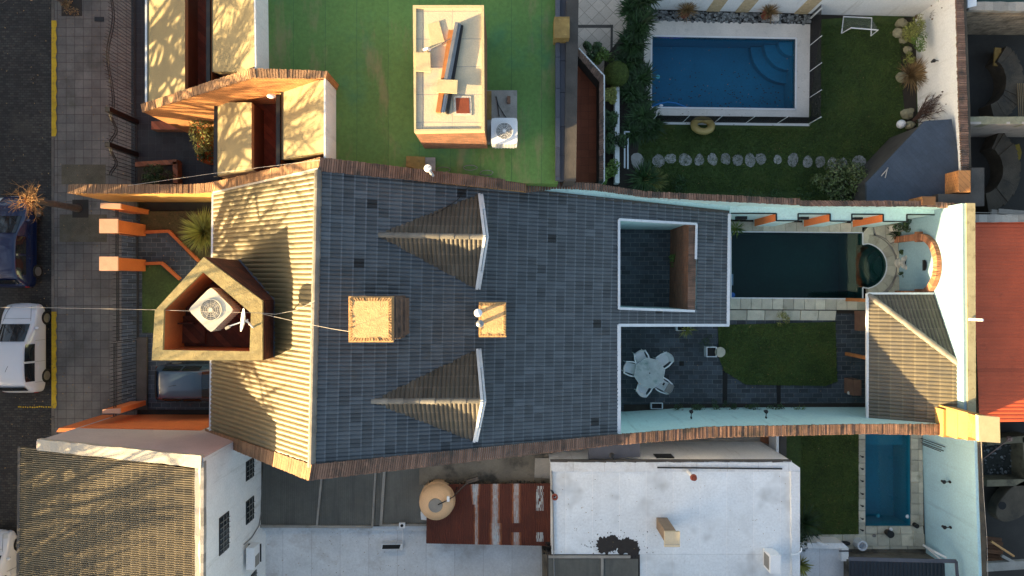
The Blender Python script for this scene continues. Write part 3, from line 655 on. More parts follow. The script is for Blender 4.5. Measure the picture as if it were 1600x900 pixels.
# south party wall
inn = [P(320, 671, 3.05), P(487, 727.5, 8.36), P(966, 680, 4.52), P(1110, 668, 4.2), P(1350, 664, 3.9), P(1478, 664, 3.9)]
out = [P(320, 684, 3.05), P(483, 750, 8.36), P(966, 694, 4.52), P(1110, 683, 4.2), P(1350, 677, 3.9), P(1478, 679, 3.9)]
wallthing('party_wall', 'long lower party wall with weathered brick coping and a mint inner face on the patio', inn, out, 'whitewall', 'brickcop', mc_split=[(0, 1, 'brickcop_lit'), (1, 5, 'brickcop')])
spw = bpy.data.objects[[o.name for o in sc.objects if o.name.startswith('party_wall')][-1]]
part('inner_face', MB().strip([p+Vector((0, .012, -.085)) for p in inn[2:]], [p+Vector((0, -.03, -.085)) for p in inn[2:]], .03), M['mint'], spw)
inn = [P(92, 667, 3.3), P(290, 670, 3.3), P(348, 690, 3.6)]
solo('yard_wall', MB().strip([P(92, 669, 3.0), P(300, 670, 3.0), P(330, 676, 3.0)], [P(88, 675, 3.0), P(300, 676, 3.0), P(330, 684, 3.0)], 0), M['orange2'], 'bright orange rendered side wall of the driveway beside the neighbour gable', 'wall')
# ---------------------------------------------------------------- front yard
flat('front_path', [(190, 335), (340, 335), (340, 640), (190, 640)], .14, .0, M['paver'], 'dark paved front yard of the main house', 'yard')
lawn = M['grass']
flat('front_lawn', [(219, 330), (335, 330), (335, 420), (300, 405), (266, 362), (219, 362)], .16, .1, mat('bare_lawn', (.075, .06, .02), .3, 1.5, fine=.35, bump=.9, stain=((.13, .075, .03), .6, 2, .5)), 'brownish lawn strip behind the fence under the ochre wall', 'lawn')
flat('front_lawn', [(222, 414), (250, 414), (282, 440), (282, 520), (222, 520)], .16, .1, lawn, 'small green lawn beside the front tower', 'lawn')
def lowborder(pts, z, label, wd=.13, m='orange'):
    mb = MB(); q = PL(pts, z)
    for i in range(len(q)-1):
        mb.bar(q[i]-Vector((0, 0, z/2)), q[i+1]-Vector((0, 0, z/2)), wd, z)
    return solo('garden_border', mb, M[m], label, 'border')
lowborder([(218, 363), (263, 361), (310, 408)], .28, 'low orange border around the brownish front lawn')
lowborder([(218, 412), (252, 411), (280, 436)], .28, 'low orange border around the small green front lawn')
# gate pillars
for (px, py, wd, lab) in ((170, 353, 30, 'upper orange gate pillar with a square peach cap'), (170, 412, 30, 'lower orange gate pillar with a square peach cap')):
    z = 2.35; c = [P(px-15, py-11, z), P(px+14, py-11, z), P(px+14, py+11, z), P(px-15, py+11, z)]; cc = sum(c, Vector())/4
    t = thing('gate_pillar', lab, 'pillar', (cc.x, cc.y, 0), 'orange gate pillars')
    s = lambda k_, zz: [Vector((cc.x+(p.x-cc.x)*k_, cc.y+(p.y-cc.y)*k_, zz)) for p in c]
    part('shaft', MB().prism(s(.88, z-.08), .1), M['orange'], t); part('cap', MB().prism(s(1, z), z-.08), M['peach'], t)
q = PL([(158, 317), (187, 318), (187, 326), (158, 325)], 2.35); t = thing('gate_pillar', 'orange half pillar built against the ochre party wall', 'pillar', (q[0].x, q[0].y, 0), 'orange gate pillars')
part('shaft', MB().prism([p-Vector((0, 0, .08)) for p in q], .1), M['orange'], t); part('cap', MB().prism([p+Vector((-.03 if i in (0, 3) else .03, 0, 0)) for i, p in enumerate(q)], 2.27), M['peach'], t)
q = PL([(160, 640), (188, 638), (188, 646), (160, 646)], 2.2); t = thing('gate_pillar', 'orange half pillar at the street end of the orange driveway wall', 'pillar', (q[0].x, q[0].y, 0), 'orange gate pillars')
part('shaft', MB().prism([p-Vector((0, 0, .06)) for p in q], .1), M['orange2'], t); part('cap', MB().prism(q, 2.14), M['peach'], t)
# iron fences
def fence(name, label, y0, y1, pxb, z=2.0, wave=None, cat='fence', dark=False):
    X = P(pxb, 450, 0).x; a = P(pxb, y0, 0).y; b = P(pxb, y1, 0).y
    t = thing(name, label, cat, (X, (a+b)/2, 0), 'black iron street fences')
    n = int(abs(a-b)/.145); bars = MB(); r1 = MB(); r2 = MB()
    zt_ = (lambda f: z-.25+.2*math.cos(f*2*math.pi*wave)) if wave else (lambda f: z-.22)
    for k_ in range(n+1):
        f = k_/n; y = a+(b-a)*f; zz = zt_(f)+.24
        bars.tube([(X, y, .12), (X, y, zz-.06), (X-.02, y, zz+.05)], [.011, .011, .003], 4)
    for k_ in range(60):
        f, g_ = k_/60, (k_+1)/60
        for dz in (0, -.14): r1.bar((X, a+(b-a)*f, zt_(f)+dz), (X, a+(b-a)*g_, zt_(g_)+dz), .035, .03)
    r2.bar((X, a, .25), (X, b, .25), .035, .035); r2.bar((X, a, .14), (X, b, .14), .05, .03)
    part('bars', bars, M['iron'], t); part('top_rail', r1, M['iron'], t); part('bottom_rail', r2, M['iron'], t)
    return t
fence('iron_fence', 'black iron fence with wavy top rail at the upper left', -12, 188, 214, 2.3, wave=1.6)
fence('iron_fence', 'short wavy iron gate panel between dark posts', 196, 240, 216, 2.2, wave=1, cat='gate')
fence('iron_fence', 'short wavy iron fence panel ending at the ochre wall', 246, 286, 216, 2.2, wave=1)
fence('iron_fence', 'black iron fence between the ochre wall and the upper orange pillar', 327, 345, 218)
fence('iron_fence', 'narrow iron gate between the two orange pillars', 364, 404, 218, cat='gate')
fence('iron_fence', 'black iron fence between the lower orange pillar and the latch', 420, 528, 219)
fence('iron_fence', 'black iron driveway gate next to the bright orange wall', 531, 638, 218, 2.15, cat='gate')
for py, s in ((192, 'northern'), (243, 'southern')):
    X = P(216, 0, 0).x; y = P(0, py, 0).y
    solo('fence_post', MB().box((X, y, 1.15), (.2, .2, 2.3)), M['black'], s+' of the two thick dark posts in the wavy fence', 'post')
# ---------------------------------------------------------------- NORTH HOUSE (green flat roof)
zg = 7.08
def zgf(px): return 7.08-.0017*(px-400)
nh = thing('green_roof_house', 'house with a green coated flat roof and cream front slopes next to the brick walls', 'house', (-2.5, 9, 0))
gp = PL([(398, -60), (868, -60), (868, 284), (822, 284), (500, 248), (507, 246), (507, 112), (398, 108)], zg)
G3 = lambda L_: [P(x, y, zgf(x)) for x, y in L_]
part('green_flat_roof', MB().prism(G3([(395, -60), (872, -60), (872, 112), (395, 112)]), 0).prism(G3([(500, 112), (872, 112), (872, 287), (822, 286), (660, 267), (500, 248)]), 0), M['green'], nh)
# white parapets
for pts in (([(396, -60), (398, 108)], [(398.5, -60), (400.5, 108)]), ([(506, 114), (506, 249)], [(508.5, 112), (508.5, 249)])):
    a, b = PL(pts[0], 8.2), PL(pts[1], 8.2); part('parapet', MB().strip(a, b, zg-.2), M['whitewall'], nh)
# cream slopes
def csl(x0, x1, y0, y1, za, zb_, zbase, nm='cream_slope', y2=None, y3=None):
    p = [P(x0, y0, za), P(x1, y3 if y3 is not None else y0, zb_), P(x1, y1 if y2 is None else y2, zb_), P(x0, y1, za)]; part(nm, MB().prism(p, [q-Vector((0, 0, .25)) for q in p]), M['cream'], nh); part('wall', MB().prism([q-Vector((0, 0, .24)) for q in p], zbase), M['shade_brown_wall'], nh)  # dark brown body stands in for shade below the slopes
csl(230, 289, -60, 166, 3.9, 5.3, 0, y2=148); csl(328, 397, -60, 112, 5.9, 8.18, 3.0)
csl(338, 393, 160, 274, 4.6, 6.2, 0, y2=264); csl(437, 507, 125, 250, 6.4, 8.18, 3.0, y2=237)
part('balcony_floor', MB().prism(PL([(283, -60), (330, -60), (330, 150), (283, 160)], 4.3), 0).prism(PL([(385, 120), (440, 120), (440, 290), (385, 290)], 5.0), 0), M['redbrick'], nh)
part('balcony_back_wall', MB().prism(PL([(326, -60), (331, -60), (331, 132), (326, 132)], 6.0), 3.5), M['orange'], nh)
part('balcony_back_wall', MB().prism(PL([(433, 148), (438, 148), (438, 270), (433, 270)], 6.5), 4), M['orange'], nh)
for a_, b_ in ((P(326, -60, 6.05), P(326, 128, 6.05)), (P(435, 148, 6.55), P(435, 262, 6.55)), (P(338, 166, 4.62), P(337, 276, 4.62))): part('gutter', MB().bar(a_, b_, .13, .1), M['black'], nh)
k = MB(); k.bar(P(229, -60, 3.95), P(229, 160, 3.95), .07, .09); part('gutter', k, M['trim'], nh)
part('front_wall', MB().prism(PL([(229, -60), (236, -60), (236, 172), (229, 172)], 3.8), 0), M['orange'], nh)
solo('terrace_lamp', MB().ball(P(424, 150, 6.6), (.16, .09, .08)), M['plastic'], 'small white wall lamp under the brick party wall above the dark balcony slot', 'lamp', True)
# brick party wall between the two cream fronts
inn = [P(222, 174, 3.8), P(392, 120, 8.25), P(510, 121, 8.25)]; out = [P(220, 164, 3.8), P(390, 108, 8.25), P(512, 112, 8.25)]
wallthing('party_wall', 'orange brick party wall stepping out between the two cream fronts at the top left', inn, out, 'brickwallo', 'brickcop_lit', pitch=.09)
k = MB().strip(PL([(508, 112), (518, 122), (518, 125)], 8.2), PL([(511, 112), (520.5, 121), (520.5, 125)], 8.2), 7.3)
# gutters strip on the right of the green roof
k = MB()
for x0, x1, z, tn in ((868, 875, 6.5, .5), (875, 886, 6.44, .2),):
    y = -60
    while y < 280:
        l = rnd.uniform(40, 60); k.prism(PL([(x0, y), (x1, y), (x1, min(282, y+l)-.6), (x0, min(282, y+l)-.6)], z), 6, tn+rnd.uniform(-.15, .3)); y += l
part('slate_gutter', k, M['bluegrey'], nh)
part('roof_edge', MB().prism(PL([(886, -60), (905, -60), (900, 283), (882, 283)], 6.6), 0), M['darkconc'], nh)
k = MB().prism(PL([(866, 26), (890, 26), (890, 59), (866, 59)], 6.95), 6); part('corner_block', k, mat('ochre_block', (.30, .19, .06), .3, 3, stain=((.5, .35, .12), .6, 5, .55), bump=.6), nh)
# stair head on the green roof
zs = 9.15; q = PL([(645, 8), (756, 8), (757, 204), (647, 206)], zs)
shd = part('stair_head', MB().prism([p-Vector((0, 0, .3)) for p in q], 6.3), M['brickwall'], nh, label='brick stair head with a screeded roof')
ii = PL([(650, 13), (752, 13), (752, 201), (650, 202)], zs)
k = MB()
for i in range(4): k.prism([q[i], q[(i+1) % 4], ii[(i+1) % 4], ii[i]], zs-.31)
part('stair_head_parapet', k, M['board'], shd)
part('stair_head_roof', MB().prism([Vector((p.x, p.y, zs-.05)) for p in ii], zs-.3), M['slab'], shd)
part('stair_head_door', MB().prism([P(698, 205, 8.9), P(743, 205, 8.9), P(743, 205, 8.9)-Vector((0, .03, 0)), P(698, 205, 8.9)-Vector((0, .03, 0))], 7.3), M['black'], shd)
part('stair_head_patch', MB().prism([P(709, 150, zs-.03), P(736, 150, zs-.03), P(737, 180, zs-.03), P(710, 180, zs-.03)], zs-.1), mat('patch_concrete', (.5, .45, .38), .3, 6, bump=.6), shd)
part('stair_head_hole', MB().prism([P(712, 153, zs-.022), P(733, 153, zs-.022), P(734, 177, zs-.022), P(713, 177, zs-.022)], zs-.1), mat('rust_hole', (.16, .035, .015), .3, 4), shd)
def slabth(pts, z, th, m, name, label, cat): return solo(name, MB().prism(PL(pts, z), z-th), M[m], label, cat)
zr = zs-.05
slabth([(668, 38), (686, 33), (695, 66), (674, 74)], zr+.04, .03, 'board', 'cement_board', 'pale board lying askew at the upper left of the stair head roof', 'board')
slabth([(650, 82), (672, 82), (673, 112), (650, 111)], zr+.12, .05, 'board', 'cement_board', 'square cement board against the left parapet of the stair head', 'board')
slabth([(684, 124), (715, 125), (714, 146), (683, 144)], zr+.2, .05, 'board', 'cement_board', 'square cement board lying over the planks on the stair head roof', 'board')
solo('timber_beam', MB().bar(P(705, 48, zr+.08), P(685, 176, zr+.08), .15, .13), M['timber'], 'orange timber beam lying along the stair head roof', 'beam')
solo('steel_beam', MB().bar(P(714, 36, zr+.1), P(696, 128, zr+.1), .1, .16).bar(P(716, 36, zr+.06), P(691, 176, zr+.06), .06, .1, tone=1).bar(P(719, 38, zr+.06), P(694, 176, zr+.06), .06, .08), M['steel'], 'long pale steel channel lying beside the orange timber beam', 'beam')
solo('dark_beam', MB().bar(P(722, 40, zr+.05), P(699, 178, zr+.05), .08, .08), M['black'], 'dark narrow beam to the right of the steel channel on the stair head', 'beam')
solo('pipe_bend', MB().tube([P(662, 78, zr+.05), P(668, 76, zr+.1), P(672, 78, zr+.04)], .05), M['plastic'], 'short white pipe bend lying left on the stair head roof', 'pipe')
solo('cable_run', MB().tube([P(664, 80, zr+.1), P(690, 68, zr+.28), P(704, 60, zr+.24)], .012), M['cloth'], 'thin grey cable running from the pipe bend over the orange beam', 'cable')
# platform right of stair head
pf = thing('roof_platform', 'pale low platform against the right side of the stair head', 'platform', P(782, 185, 6.4))
part('platform_slab', MB().prism(PL([(757, 141), (808, 141), (808, 222), (757, 222)], 6.87), 6.2), M['conc'], pf)
part('platform_patch', MB().prism(PL([(757, 142), (768, 142), (768, 187), (757, 187)], 6.874), 6.8), M['ochrestain'], pf)
ac_unit(P(788, 205, 7.6), 0, .43, 6.88, .75, 'grey condenser with a round fan on the platform beside the stair head', M['plastic'])
solo('brick', MB().box(P(795, 156, 6.92), (.11, .24, .09)), M['brickwall'], 'single brick lying on the pale platform', 'brick')
solo('hose', MB().tube([P(775, 150, 6.89), P(779, 165, 6.89), P(787, 178, 6.89), P(795, 190, 6.89)], .012).tube([P(776, 152, 6.89), P(780, 182, 6.89)], .014), M['black'], 'black cables curling over the pale platform', 'cable')
solo('cement_board', MB().prism(PL([(635, 244), (664, 245), (664, 266), (634, 260)], 6.78), 6.5), M['ochrestain'], 'ochre stained board lying by the brick coping on the green roof', 'board')
solo('cement_board', MB().prism(PL([(664, 246), (680, 246), (680, 268), (664, 266)], 6.74), 6.5), M['conc'], 'grey board beside the white vent cap on the green roof', 'board')
p = P(668, 262, 8.6); solo('vent_pipe', MB().cyl(p, .05, 6.5, 8.5, 10).cyl(p, .125, 8.5, 8.6, 18, r2=.1).cyl(p, .03, 8.6, 8.64, 8), M['plastic'], 'round white vent cap standing by the brick coping', 'vent', True)
mb = MB()
for (x, y) in ((693, 265), (735, 262), (760, 270)): mb.tube([P(x+math.cos(a)*12*rnd.uniform(.7, 1), y+math.sin(a)*4, zgf(x)+.03+.05*abs(math.sin(a*3))) for a in [i*.45 for i in range(15)]], .012, 4)
solo('wire_tangle', mb, M['cloth'], 'loose tangle of wire along the shaded corner of the green roof', 'wire')
# red tiled terrace
tr = thing('roof_terrace', 'red tiled terrace with a brick parapet between the green roof and the planted strip', 'terrace', P(922, 190, 0))
zq = 3.3
part('terrace_floor', MB().prism(PL([(900, 84), (912, 90), (936, 122), (936, 284), (895, 284)], zq), 0), M['red_tile'], tr)
A = PL([(903, 88), (936, 128), (936, 283)], 4.1); B = PL([(903, 76), (943, 119), (943, 284)], 4.1)
part('terrace_parapet', MB().strip(A, B, 0), M['darkconc'], tr); part('terrace_coping', coping(MB(), A, B, .085, .05), M['brickcop'], tr)
part('parapet_face', MB().strip([p+Vector((.01, .0, -.06)) for p in B], [p+Vector((.06, .05, -.06)) for p in B], 0), M['whitewall'], tr)
# ---------------------------------------------------------------- NORTH FRONT YARD
flat('yard_paving', [(205, -60), (345, -60), (345, 292), (205, 292)], .14, 0, M['paverd'], 'dark tiled front yard of the upper left house', 'yard')
solo('brick_bench', MB().box(P(270, 198, .4), (1.6, .35, .5)), M['brickwall'], 'low brick bench in the dark upper front yard', 'bench')
t = thing('brick_planter', 'brick planter with dark shrubs beside the wavy fence', 'planter', P(243, 268, 0))
k = MB(); k.bar(P(212, 257, .5)-Vector((0, 0, .2)), P(277, 253, .5)-Vector((0, 0, .2)), .2, .5); k.bar(P(274, 253, .5)-Vector((0, 0, .2)), P(275, 286, .5)-Vector((0, 0, .2)), .2, .5); part('border', k, M['brickwall'], t)
part('soil_bed', MB().prism(PL([(215, 257), (272, 255), (272, 287), (215, 287)], .4), .1), M['soil'], t)
solo('shrub', leaves(MB(), P(240, 272, .75), (.85, .38, .35), 900, .11, 8), M['leaf'], 'dark low shrub growing in the brick planter', 'shrub')
t = thing('stone_wall_planter', 'tall terracotta planter lit by the sun in front of the cream slope', 'planter', P(316, 215, 0))
part('box', MB().prism(PL([(308, 178), (322, 178), (322, 250), (308, 250)], 1.3), .1), M['orange'], t)
solo('shrub', leaves(MB(), P(317, 203, 2.1), (.55, 1.0, .6), 1500, .13, 14, lo=.2), M['leafy'], 'yellow green shrub caught by the sun in front of the upper cream slope', 'shrub')
solo('shrub', leaves(MB(), P(322, 240, 1.5), (.4, .45, .4), 500, .12, 8), M['leaf'], 'dark shrub below the sunlit yellow green shrub', 'shrub')
# ---------------------------------------------------------------- GARDEN (top right)
flat('garden_paving', [(900, -60), (1020, -60), (1010, 200), (900, 200)], .03, -.1, M['beige'], 'beige diagonal tiles at the top of the pool garden', 'paving')
k = MB(); k.bar(P(903, 41, .036), P(958, 41, .036), .13, .01); k.bar(P(956, 41, .037), P(955, 110, .037), .1, .01)
struct('paving_border', k, M['darkconc'], 'dark band framing the beige tiles', 'paving')
flat('garden_lawn', [(965, 175), (1012, 175), (1012, 192), (1262, 196), (1284, 30), (1430, 20), (1440, 300), (1250, 330), (965, 320)], .05, -.2, M['grass'], 'green lawn around the rectangular blue pool', 'lawn')
flat('planting_bed', [(945, 90), (1000, 20), (1012, 60), (1003, 190), (985, 320), (930, 320)], .055, -.2, M['soil'], 'dark planting bed left of the pool', 'bed')
def pool(name, label, inner, outer, zdeck, depth, mbasin, mcop, mwater, zb=-.25):
    cen = sum(inner, Vector())/len(inner); t = thing(name, label, 'swimming pool', (cen.x, cen.y, -depth)); n = len(inner)
    k = MB()
    for i in range(n): k.prism([inner[i], inner[(i+1) % n], outer[(i+1) % n], outer[i]], zb)
    if mcop: part('deck', k, M[mcop], t)
    b = MB().prism([Vector((p.x, p.y, zdeck-.03)) for p in inner], -depth, cap=False); b.add([Vector((p.x, p.y, -depth)) for p in inner], [tuple(range(n))])
    part('basin', b, M[mbasin], t)
    cenv = Vector((cen.x, cen.y, 0)); e = [Vector((p.x, p.y, -.1)) for p in inner]
    part('water', MB().add(e, [tuple(range(n))]), M[mwater], t)
    return t
I = PL([(1018, 56), (1244, 60), (1243, 171), (1017, 168)], .06); O = PL([(1008, 31), (1266, 38), (1264, 183), (1003, 180)], .06)
pl = pool('swimming_pool', 'rectangular blue pool with wide pale deck in the top right garden', I, O, .06, 1.25, 'poolblue', 'deck', 'water')
k = MB()
for i in range(4):
    a, b = I[i], I[(i+1) % 4]; k.bar(a+Vector((0, 0, .012)), b+Vector((0, 0, .012)), .07, .03)
part('pool_edge', k, M['white'], pl)
cc = P(1244, 61, 0)
for r_, z in ((.62, -.35), (1.15, -.65), (1.65, -.95)):
    V = [Vector((cc.x-.01, cc.y-.01, z))]+[Vector((cc.x-.01-r_*math.cos(a), cc.y-.01-r_*math.sin(a), z)) for a in [math.pi/2*i/14 for i in range(15)]]
    part('pool_step', MB().prism(V, -1.25), M['poolblue'], pl)
p = P(1028, 120, -1.05); part('pool_light', MB().add([Vector((I[0].x+.13, p.y+.12*math.cos(a), -.55+.12*math.sin(a))) for a in [i*math.pi/6 for i in range(12)]], [tuple(range(12))]).ball((P(1028, 120, -.8)), (.1, .1, .02)), mat('pool_light', (.1, .45, .5), .1, bump=0), pl)
hm = mat('hose_blue', (.02, .19, .50), .1, bump=0)
solo('pool_hose', MB().tube([P(x, y, -.08) for x, y in ((1018, 167), (1030, 162), (1043, 159.5), (1056, 161), (1066, 165), (1076, 169))], .03), hm, 'blue hose arcing in the lower left corner of the rectangular pool', 'hose')
solo('pool_hose', MB().tube([P(x, y, -.08) for x, y in ((1024, 57), (1040, 59), (1058, 59.5), (1078, 57.5))], .025), mat('hose_purple', (.06, .10, .38), .1, bump=0), 'violet hose floating along the upper edge of the rectangular pool', 'hose')
solo('skimmer_float', MB().ball(P(1033, 165, -.06), (.09, .06, .05)), M['plastic'], 'little white float beside the blue hose', 'float', True)
# leaves on pool floor
k = MB()
for _ in range(260):
    x = rnd.gauss(1170, 40) if rnd.random() < .6 else rnd.uniform(1030, 1240); y = rnd.gauss(148, 14) if rnd.random() < .5 else rnd.gauss(125, 18)
    if 1022 < x < 1238 and 62 < y < 165: p = P(x, y, 0); s = rnd.uniform(.015, .05); p.z = -1.24; k.add([p+Vector((s, 0, 0)), p+Vector((0, s*.6, .003)), p+Vector((-s, 0, 0)), p+Vector((0, -s*.6, .003))], [(0, 1, 2, 3)], rnd.random())
o = solo('sunken_leaves', k, M['black'], 'dark fallen leaves on the floor of the rectangular pool', 'leaves', kind='stuff')
flat('pool_kerb', [(1022, 190.5), (1266, 193), (1266, 197), (1022, 194)], .06, -.1, M['white'], 'thin white kerb below the pool fence', 'kerb')
# pebbles
k = MB()
for _ in range(620):
    x = rnd.uniform(1021, 1266); y = 17+rnd.uniform(0, 15)+(x-1020)*.025; p = P(x, y, .06); s = rnd.uniform(.03, .085)
    k.ball(p, (s, s*rnd.uniform(.7, 1), s*.5), 6, 4, rnd.random())
solo('pebble_strip', k, M['pebble'], 'strip of mixed dark and light pebbles under the white wall', 'pebbles', kind='stuff')
flat('pebble_bed', [(1018, 12), (1268, 18), (1268, 38), (1018, 32)], .057, -.1, M['nothing'], 'dark bed under the pebbles', 'bed')
# white rear wall with stone pilasters
zz = 2.9
def back(px0, py0, px1, py1): return P(px0, py0, 0), P(px1, py1, 0)
a, b = P(1000, 15, 0), P(1440, 27, 0); t = thing('garden_wall', 'white wall with slanting tan stone strips along the top edge', 'wall', (a+b)/2)
up = Vector((0, 0, zz)); th = Vector((0, .25, 0)); part('wall_face', MB().prism([a+up, b+up, b+th+up, a+th+up], 0), M['whitewall'], t)
for x in (1103, 1148, 1240):
    p = a.lerp(b, (x-1000)/440)+Vector((0, -.03, 0)); q = a.lerp(b, (x+20-1000)/440)+Vector((0, -.03, 0)); part('stone_strip', MB().prism([p+up, q+up, q+up+th*.3, p+up+th*.3], 0.05), M['tanstone'], t)
for i, (x, y) in enumerate(((1068, 24), (1194, 26))):
    p = P(x, y, .06); t = thing('plant_pot', ('left' if i == 0 else 'right')+' of the two red pots with dry grass on the pebbles', 'plant pot', p, 'red pots on the pebbles')
    part('pot', MB().cyl(p, .15, .06, .5, 16, r2=.21), M['terracotta'], t, True); part('dry_grass', rosette(MB(), p+Vector((0, 0, .45)), 160, .62, .02, 1.0, .5), M['dry'], t)
solo('drain_box', MB().box(P(1211, 28, .12), (.3, .26, .16)).box(P(1210, 27, .2), (.1, .1, .02)), M['deck'], 'small pale box between the pebbles and the pool deck', 'box')
# pool fence
def netfence(label, a, b, z=1.1, n=4):
    t = thing('pool_fence', label, 'fence', (a+b)/2, 'black net fences around the blue pool'); u = Vector((0, 0, z)); q = MB()
    K = 12
    for k_ in range(K):
        p0, p1 = a.lerp(b, k_/K), a.lerp(b, (k_+1)/K); q.quad(p0+Vector((0, 0, .06)), p1+Vector((0, 0, .06)), p1+u-Vector((0, 0, .04*((k_+1) % 2))), p0+u-Vector((0, 0, .04*(k_ % 2))))
    part('net', q, M['net'], t)
    for k_ in range(n+1): p = a.lerp(b, k_/n); part('pole', MB().tube([p, p+u*1.04], .018), M['plastic'], t)
netfence('black net fence with white poles right of the blue pool', P(1266, 30, 0), P(1265, 193, 0))
netfence('black net fence with white poles below the blue pool', P(1018, 190, 0), P(1264, 193, 0), n=5)
netfence('short black net panel joining the fence to the white wall', P(1266, 28, 0), P(1266, 22, 0), n=1)
# swim ring
c = P(1098, 196, .35); mb = MB(); n, m_ = 26, 10; V = []
tilt = Matrix.Rotation(R(-28), 3, 'X')
for i in range(n):
    a = 2*math.pi*i/n
    for j in range(m_):
        b = 2*math.pi*j/m_; rr = .34+.15*math.cos(b)+.008*math.cos(a*9); V.append(c+tilt@Vector((rr*math.cos(a)*1.1, rr*math.sin(a), .14*math.sin(b))))
mb.add(V, [(i*m_+j, i*m_+(j+1) % m_, ((i+1) % n)*m_+(j+1) % m_, ((i+1) % n)*m_+j) for i in range(n) for j in range(m_)])
solo('swim_ring', mb, M['ring'], 'tan inflatable ring leaning on the lower pool fence', 'swim ring', True)
# goal
t = thing('toy_goal', 'small white football goal tipped on its face on the lawn', 'goal', P(1340, 45, .05))
g_ = {k_: P(*v) for k_, v in dict(a=(1318, 26, .08), b=(1362, 28, .08), c=(1315, 52, .08), d=(1361, 56, .08), e=(1330, 43.5, .62), f=(1372, 47, .62)).items()}
part('front_frame', MB().tube([g_['c'], g_['a'], g_['b'], g_['d']], .03, 8), M['plastic'], t)
part('base_frame', MB().tube([g_['c'], g_['e'], g_['f'], g_['d']], .026, 8), M['plastic'], t)
part('goal_net', MB().quad(g_['a'], g_['b'], g_['f'], g_['e']).quad(g_['a'], g_['e'], g_['c']).quad(g_['b'], g_['f'], g_['d']), M['goalnet'], t)
# stepping stones
xs_ = (997, 1028, 1048, 1070, 1093, 1113, 1134, 1152, 1172, 1190, 1215, 1239, 1262, 1281, 1301, 1318, 1342)
ord_ = ('first', 'second', 'third', 'fourth', 'fifth', 'sixth', 'seventh', 'eighth', 'ninth', 'tenth', 'eleventh', 'twelfth', 'thirteenth', 'fourteenth', 'fifteenth', 'sixteenth', 'last')
for i, x in enumerate(xs_):
    y = 250+(4 if i > 11 else 0)+rnd.uniform(-2, 2); w_ = (17, 17, 17, 15, 13, 15, 12, 14, 15, 15, 11, 13, 12, 12, 13, 14, 18)[i]*.5; hh = rnd.uniform(9, 12.5)
    if i < 2: hh = 13
    n = rnd.choice((5, 6, 4)); a0 = rnd.uniform(0, 6); w_ *= 1.45; hh *= 1.22; pts = [P(x+w_*math.cos(a0+6.283*k_/n+rnd.uniform(-.25, .25))*rnd.uniform(.85, 1.15), y+hh*.92*math.sin(a0+6.283*k_/n+rnd.uniform(-.2, .2))*rnd.uniform(.85, 1.1), .075) for k_ in range(n)]
    solo('stepping_stone', MB().prism(smooth_poly(pts, 1), .04, rnd.random()), M['stone'], f'irregular grey stepping stone, {ord_[i]} from the left in the lawn row', 'stepping stone', group='stepping stones across the lawn')
# right wall of garden
zw = 2.85
inn = [P(1494, -40, zw), P(1500, 170, zw), P(1506, 300, zw)]; out = [P(1503, -40, zw), P(1511, 170, zw), P(1514, 300, zw)]
t = wallthing('garden_wall', 'tall white wall with brick coping at the right end of the pool garden', inn, out, 'whitewall', 'brickcop', pitch=.09)
k = MB().strip(PL([(1503.6, -40), (1511.6, 170), (1514.6, 300)], zw-.05), PL([(1508, -40), (1516, 170), (1518, 300)], zw-.05), 0); part('stone_backing', k, M['ruin'], t)
def lamp(p, label, d=Vector((-1, 0, 0))):
    t = thing('wall_lamp', label, 'lamp', p, 'small black wall lamps')
    part('bracket', MB().tube([p, p+d*.12, p+d*.2+Vector((0, 0, .06)), p+d*.26], .018), M['black'], t); part('lantern', MB().cyl(p+d*.24, .05, p.z-.14, p.z+.02, 8, r2=.07).cyl(p+d*.24, .085, p.z+.02, p.z+.05, 8, r2=.02), M['black'], t); part('plate', MB().ball(p, (.03, .06, .09)), M['black'], t)
def wallp(px, py, X):   # point seen at px,py on plane x = X
    s = X/((px-800)/F); return P(px, py, H-s*1.0) if True else None
XW = P(1500, 100, zw).x-.02
lamp(wallp(1468, 95, XW), 'black wall lamp on the white wall of the pool garden')
# shed
zsd = 2.6
t = thing('garden_shed', 'shed with a five-sided dark blue grey roof in the corner of the pool garden', 'shed', P(1440, 260, 0))
sp = PL([(1445, 189), (1487, 186), (1500, 256), (1503, 320), (1355, 318), (1354, 285)], zsd)
part('roof', MB().prism(sp, zsd-.12), M['felt'], t)
cS = sum(sp, Vector())/6; part('walls', MB().prism([Vector((cS.x+(p.x-cS.x)*.93, cS.y+(p.y-cS.y)*.93, zsd-.12)) for p in sp], 0), M['darkconc'], t)
part('ladder', MB().bar(P(1377, 275, zsd+.03), P(1388, 262, zsd+.03), .03, .03).bar(P(1383, 278, zsd+.03), P(1387, 262, zsd+.03), .03, .03), M['wire'], t)
part('side_strip', MB().bar(P(1358, 262, .15), P(1392, 220, .15), .1, .3).bar(P(1392, 220, .15), P(1412, 217, .15), .1, .3), M['conc'], t)
solo('chimney_pot', MB().prism(PL([(1497, 266), (1517, 266), (1517, 300), (1497, 300)], 3.4), 0), M['brickwallo'], 'rusty orange brick stub at the corner of the garden shed', 'chimney', bevel=.02)
solo('chimney_pot', MB().prism(PL([(1441, 307), (1462, 307), (1462, 320), (1441, 320)], 3.5), 0), M['brickwallo'], 'small orange brick stub on the coping beside the shed', 'chimney')
solo('lean_to_roof', MB().prism([P(1518, 262, 3.1), P(1538, 262, 3.1), P(1538, 322, 3.1), P(1466, 322, 3.3), P(1466, 303, 3.3), P(1516, 303, 3.2)], 2.9), M['darkconc'], 'flat dark slab roof spilling over the corner beyond the shed', 'roof')
